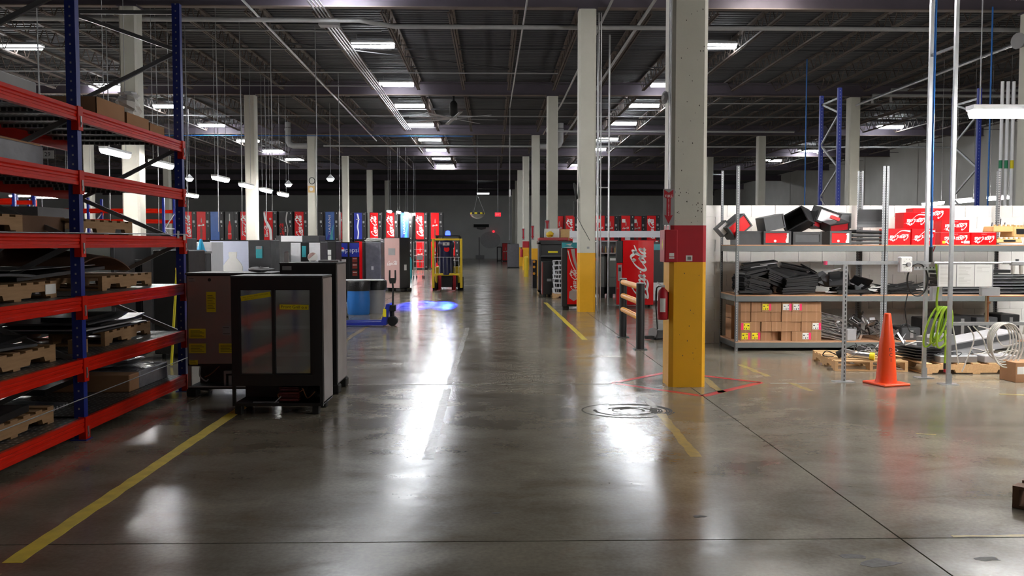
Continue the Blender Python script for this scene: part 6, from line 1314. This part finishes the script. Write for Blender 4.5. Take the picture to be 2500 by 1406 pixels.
# ================================================================== marks on the floor
def strip_line(nm, label, cat, pts, wd, mat, group=None, z=.0012, jag=0.0, seed=1):
    rr = random.Random(seed); mb = MB(); P = [Vector((x, y, 0)) for x, y in pts]; L, Q = [], []
    for i, p in enumerate(P):
        d = (P[min(i + 1, len(P) - 1)] - P[max(i - 1, 0)]).normalized(); q = Vector((-d.y, d.x, 0)) * wd / 2
        L.append(p + q * (1 + rr.uniform(-jag, jag))); Q.append(p - q * (1 + rr.uniform(-jag, jag)))
    n = len(P); up = Vector((0, 0, z))
    vs = [v + up for v in L] + [v + up for v in Q] + L + Q
    fs = [(n + i, n + i + 1, i + 1, i) for i in range(n - 1)] + [(i, i + 1, 2 * n + i + 1, 2 * n + i) for i in range(n - 1)] + [(3 * n + i, 3 * n + i + 1, n + i + 1, n + i) for i in range(n - 1)] + [(0, n, 3 * n, 2 * n), (2 * n - 1, n - 1, 3 * n - 1, 4 * n - 1)]
    return tag(mb.add(vs, fs).build(nm, mat), label, cat, group)
def seg(a, b, n): return [(a[0] + (b[0] - a[0]) * k / n, a[1] + (b[1] - a[1]) * k / n) for k in range(n + 1)]
strip_line('floor_tape', 'yellow tape line along the floor before the left rack', 'floor tape', seg((-2.50, 4.55), (-2.56, 10.5), 40), .105, 'tape_y', jag=.10)
strip_line('floor_tape', 'torn end piece of yellow tape at the lower left corner', 'floor tape', seg((-2.50, 4.1), (-2.50, 4.4), 6), .10, 'tape_worn', jag=.4, seed=4)
strip_line('floor_tape', 'crinkled clear tape strip in the bright middle of the floor', 'floor tape', seg((-.50, 6.72), (-.52, 10.0), 30), .085, 'tape_clear', jag=.1, seed=2)
strip_line('floor_tape', 'faint continuation of the clear tape beyond the floor joint', 'floor tape', seg((-.52, 10.4), (-.5, 17.5), 30), .07, 'tape_clear', jag=.25, seed=3)
strip_line('floor_tape', 'worn yellow paint strip ending near the column reflection', 'floor mark', seg((1.58, 6.75), (1.64, 8.5), 16), .085, 'tape_worn', jag=.2, seed=5)
strip_line('floor_tape', 'broken clear piece of strip above the round smear', 'floor mark', seg((1.64, 8.8), (1.62, 9.5), 8), .07, 'tape_clear', jag=.3, seed=6)
strip_line('floor_tape', 'yellow line on the floor before the ice cube machine', 'floor tape', seg((1.60, 15.2), (1.50, 25.0), 30), .10, 'tape_y', jag=.12, seed=7)
strip_line('floor_tape', 'faded yellow line behind the nearest column', 'floor mark', seg((2.55, 9.7), (2.62, 10.8), 8), .09, 'tape_worn', jag=.3, seed=8)
strip_line('floor_tape', 'faded yellow dash left of the scrap pallet', 'floor mark', seg((3.45, 10.9), (3.4, 12.0), 8), .08, 'tape_worn', jag=.4, seed=9)
strip_line('floor_tape', 'short faded yellow dash right of the nearest column', 'floor mark', seg((3.6, 9.8), (3.55, 10.4), 6), .07, 'tape_worn', jag=.5, seed=10)
strip_line('floor_tape', 'yellow line at the right edge behind the cone', 'floor mark', seg((5.6, 9.55), (6.4, 9.3), 8), .06, 'tape_worn', jag=.3, seed=11)
strip_line('floor_tape', 'yellow green line along the joint at the lower right', 'floor mark', seg((2.6, 4.86), (3.9, 4.86), 14), .03, 'tape_worn', jag=.5, seed=12)
strip_line('floor_tape', 'tiny yellow scrap on the floor before the cone', 'floor mark', seg((3.7, 7.55), (3.85, 7.5), 3), .03, 'tape_worn', seed=13)
strip_line('floor_tape', 'yellow line along the left bins towards the red machines', 'floor tape', seg((-2.55, 12), (-2.5, 30), 30), .09, 'tape_worn', jag=.4, seed=14)
strip_line('joint_dust', 'pale dusty line along the floor joint beside the coolers', 'floor mark', seg((-1.6, 10.345), (1.4, 10.345), 24), .016, 'dust', jag=.5, seed=31)
strip_line('joint_dust', 'pale dusty line along the floor joint before the slotted post', 'floor mark', seg((3.3, 10.345), (4.1, 10.345), 10), .016, 'dust', jag=.5, seed=32)
t = thing('red_diamond', 'red painted diamond outline around the nearest column', 'floor mark', (2.29, 10.42, 0))
C = [(-.86, 0), (0, -.93), (.92, 0), (0, .9)]
for k in range(4):
    a, b = C[k], C[(k + 1) % 4]; o = strip_line('painted_side', '', '', seg(a, b, 12), .095, 'tape_r', jag=.08, seed=20 + k); o.parent = t
    q = Vector((b[0] - a[0], b[1] - a[1], 0)).normalized(); nrm = Vector((-q.y, q.x, 0)) * .055
    o = strip_line('dark_edge', '', '', seg((a[0] + nrm.x, a[1] + nrm.y), (b[0] + nrm.x, b[1] + nrm.y), 6), .012, 'tape_k', z=.0014); o.parent = t
# round rubber smear: broken concentric arcs
t = thing('rubber_smear', 'round swirled dark smear on the floor in front of the column', 'floor mark', (1.36, 8.68, 0)); rr = random.Random(4)
for k in range(16):
    a0 = rr.uniform(0, 6.28); ln = rr.uniform(1.2, 3.6); r_ = .08 + .022 * k
    o = strip_line('smear_arc', '', '', [(r_ * 1.15 * math.cos(a0 + ln * i / 14), r_ * .95 * math.sin(a0 + ln * i / 14)) for i in range(15)], rr.uniform(.012, .03), 'smear', jag=.6, seed=k, z=.0006 + .00003 * k); o.parent = t
for k, (x, y, s) in enumerate([(2.0, 4.45, .07), (1.9, 4.55, .05), (2.6, 4.5, .04), (1.25, 5.25, .03), (.02, 5.35, .02)]):
    pts = [(s * 1.6 * (.7 + .5 * random.Random(k * 9 + i).random()) * math.cos(i * .7), s * (.5 + .6 * random.Random(k * 7 + i).random()) * math.sin(i * .7)) for i in range(9)]
    tag(MB().ext(pts, 'z', 0, .0008).build('oil_spot', 'smear', None, (x, y, 0)), ['largest dark oil spot at the bottom of the picture', 'small oil spot beside the largest one', 'faint oil spot near the diagonal joint', 'oil spot below the column reflection', 'tiny oil spot left of the middle'][k], 'oil spot', 'oil spots on the floor')
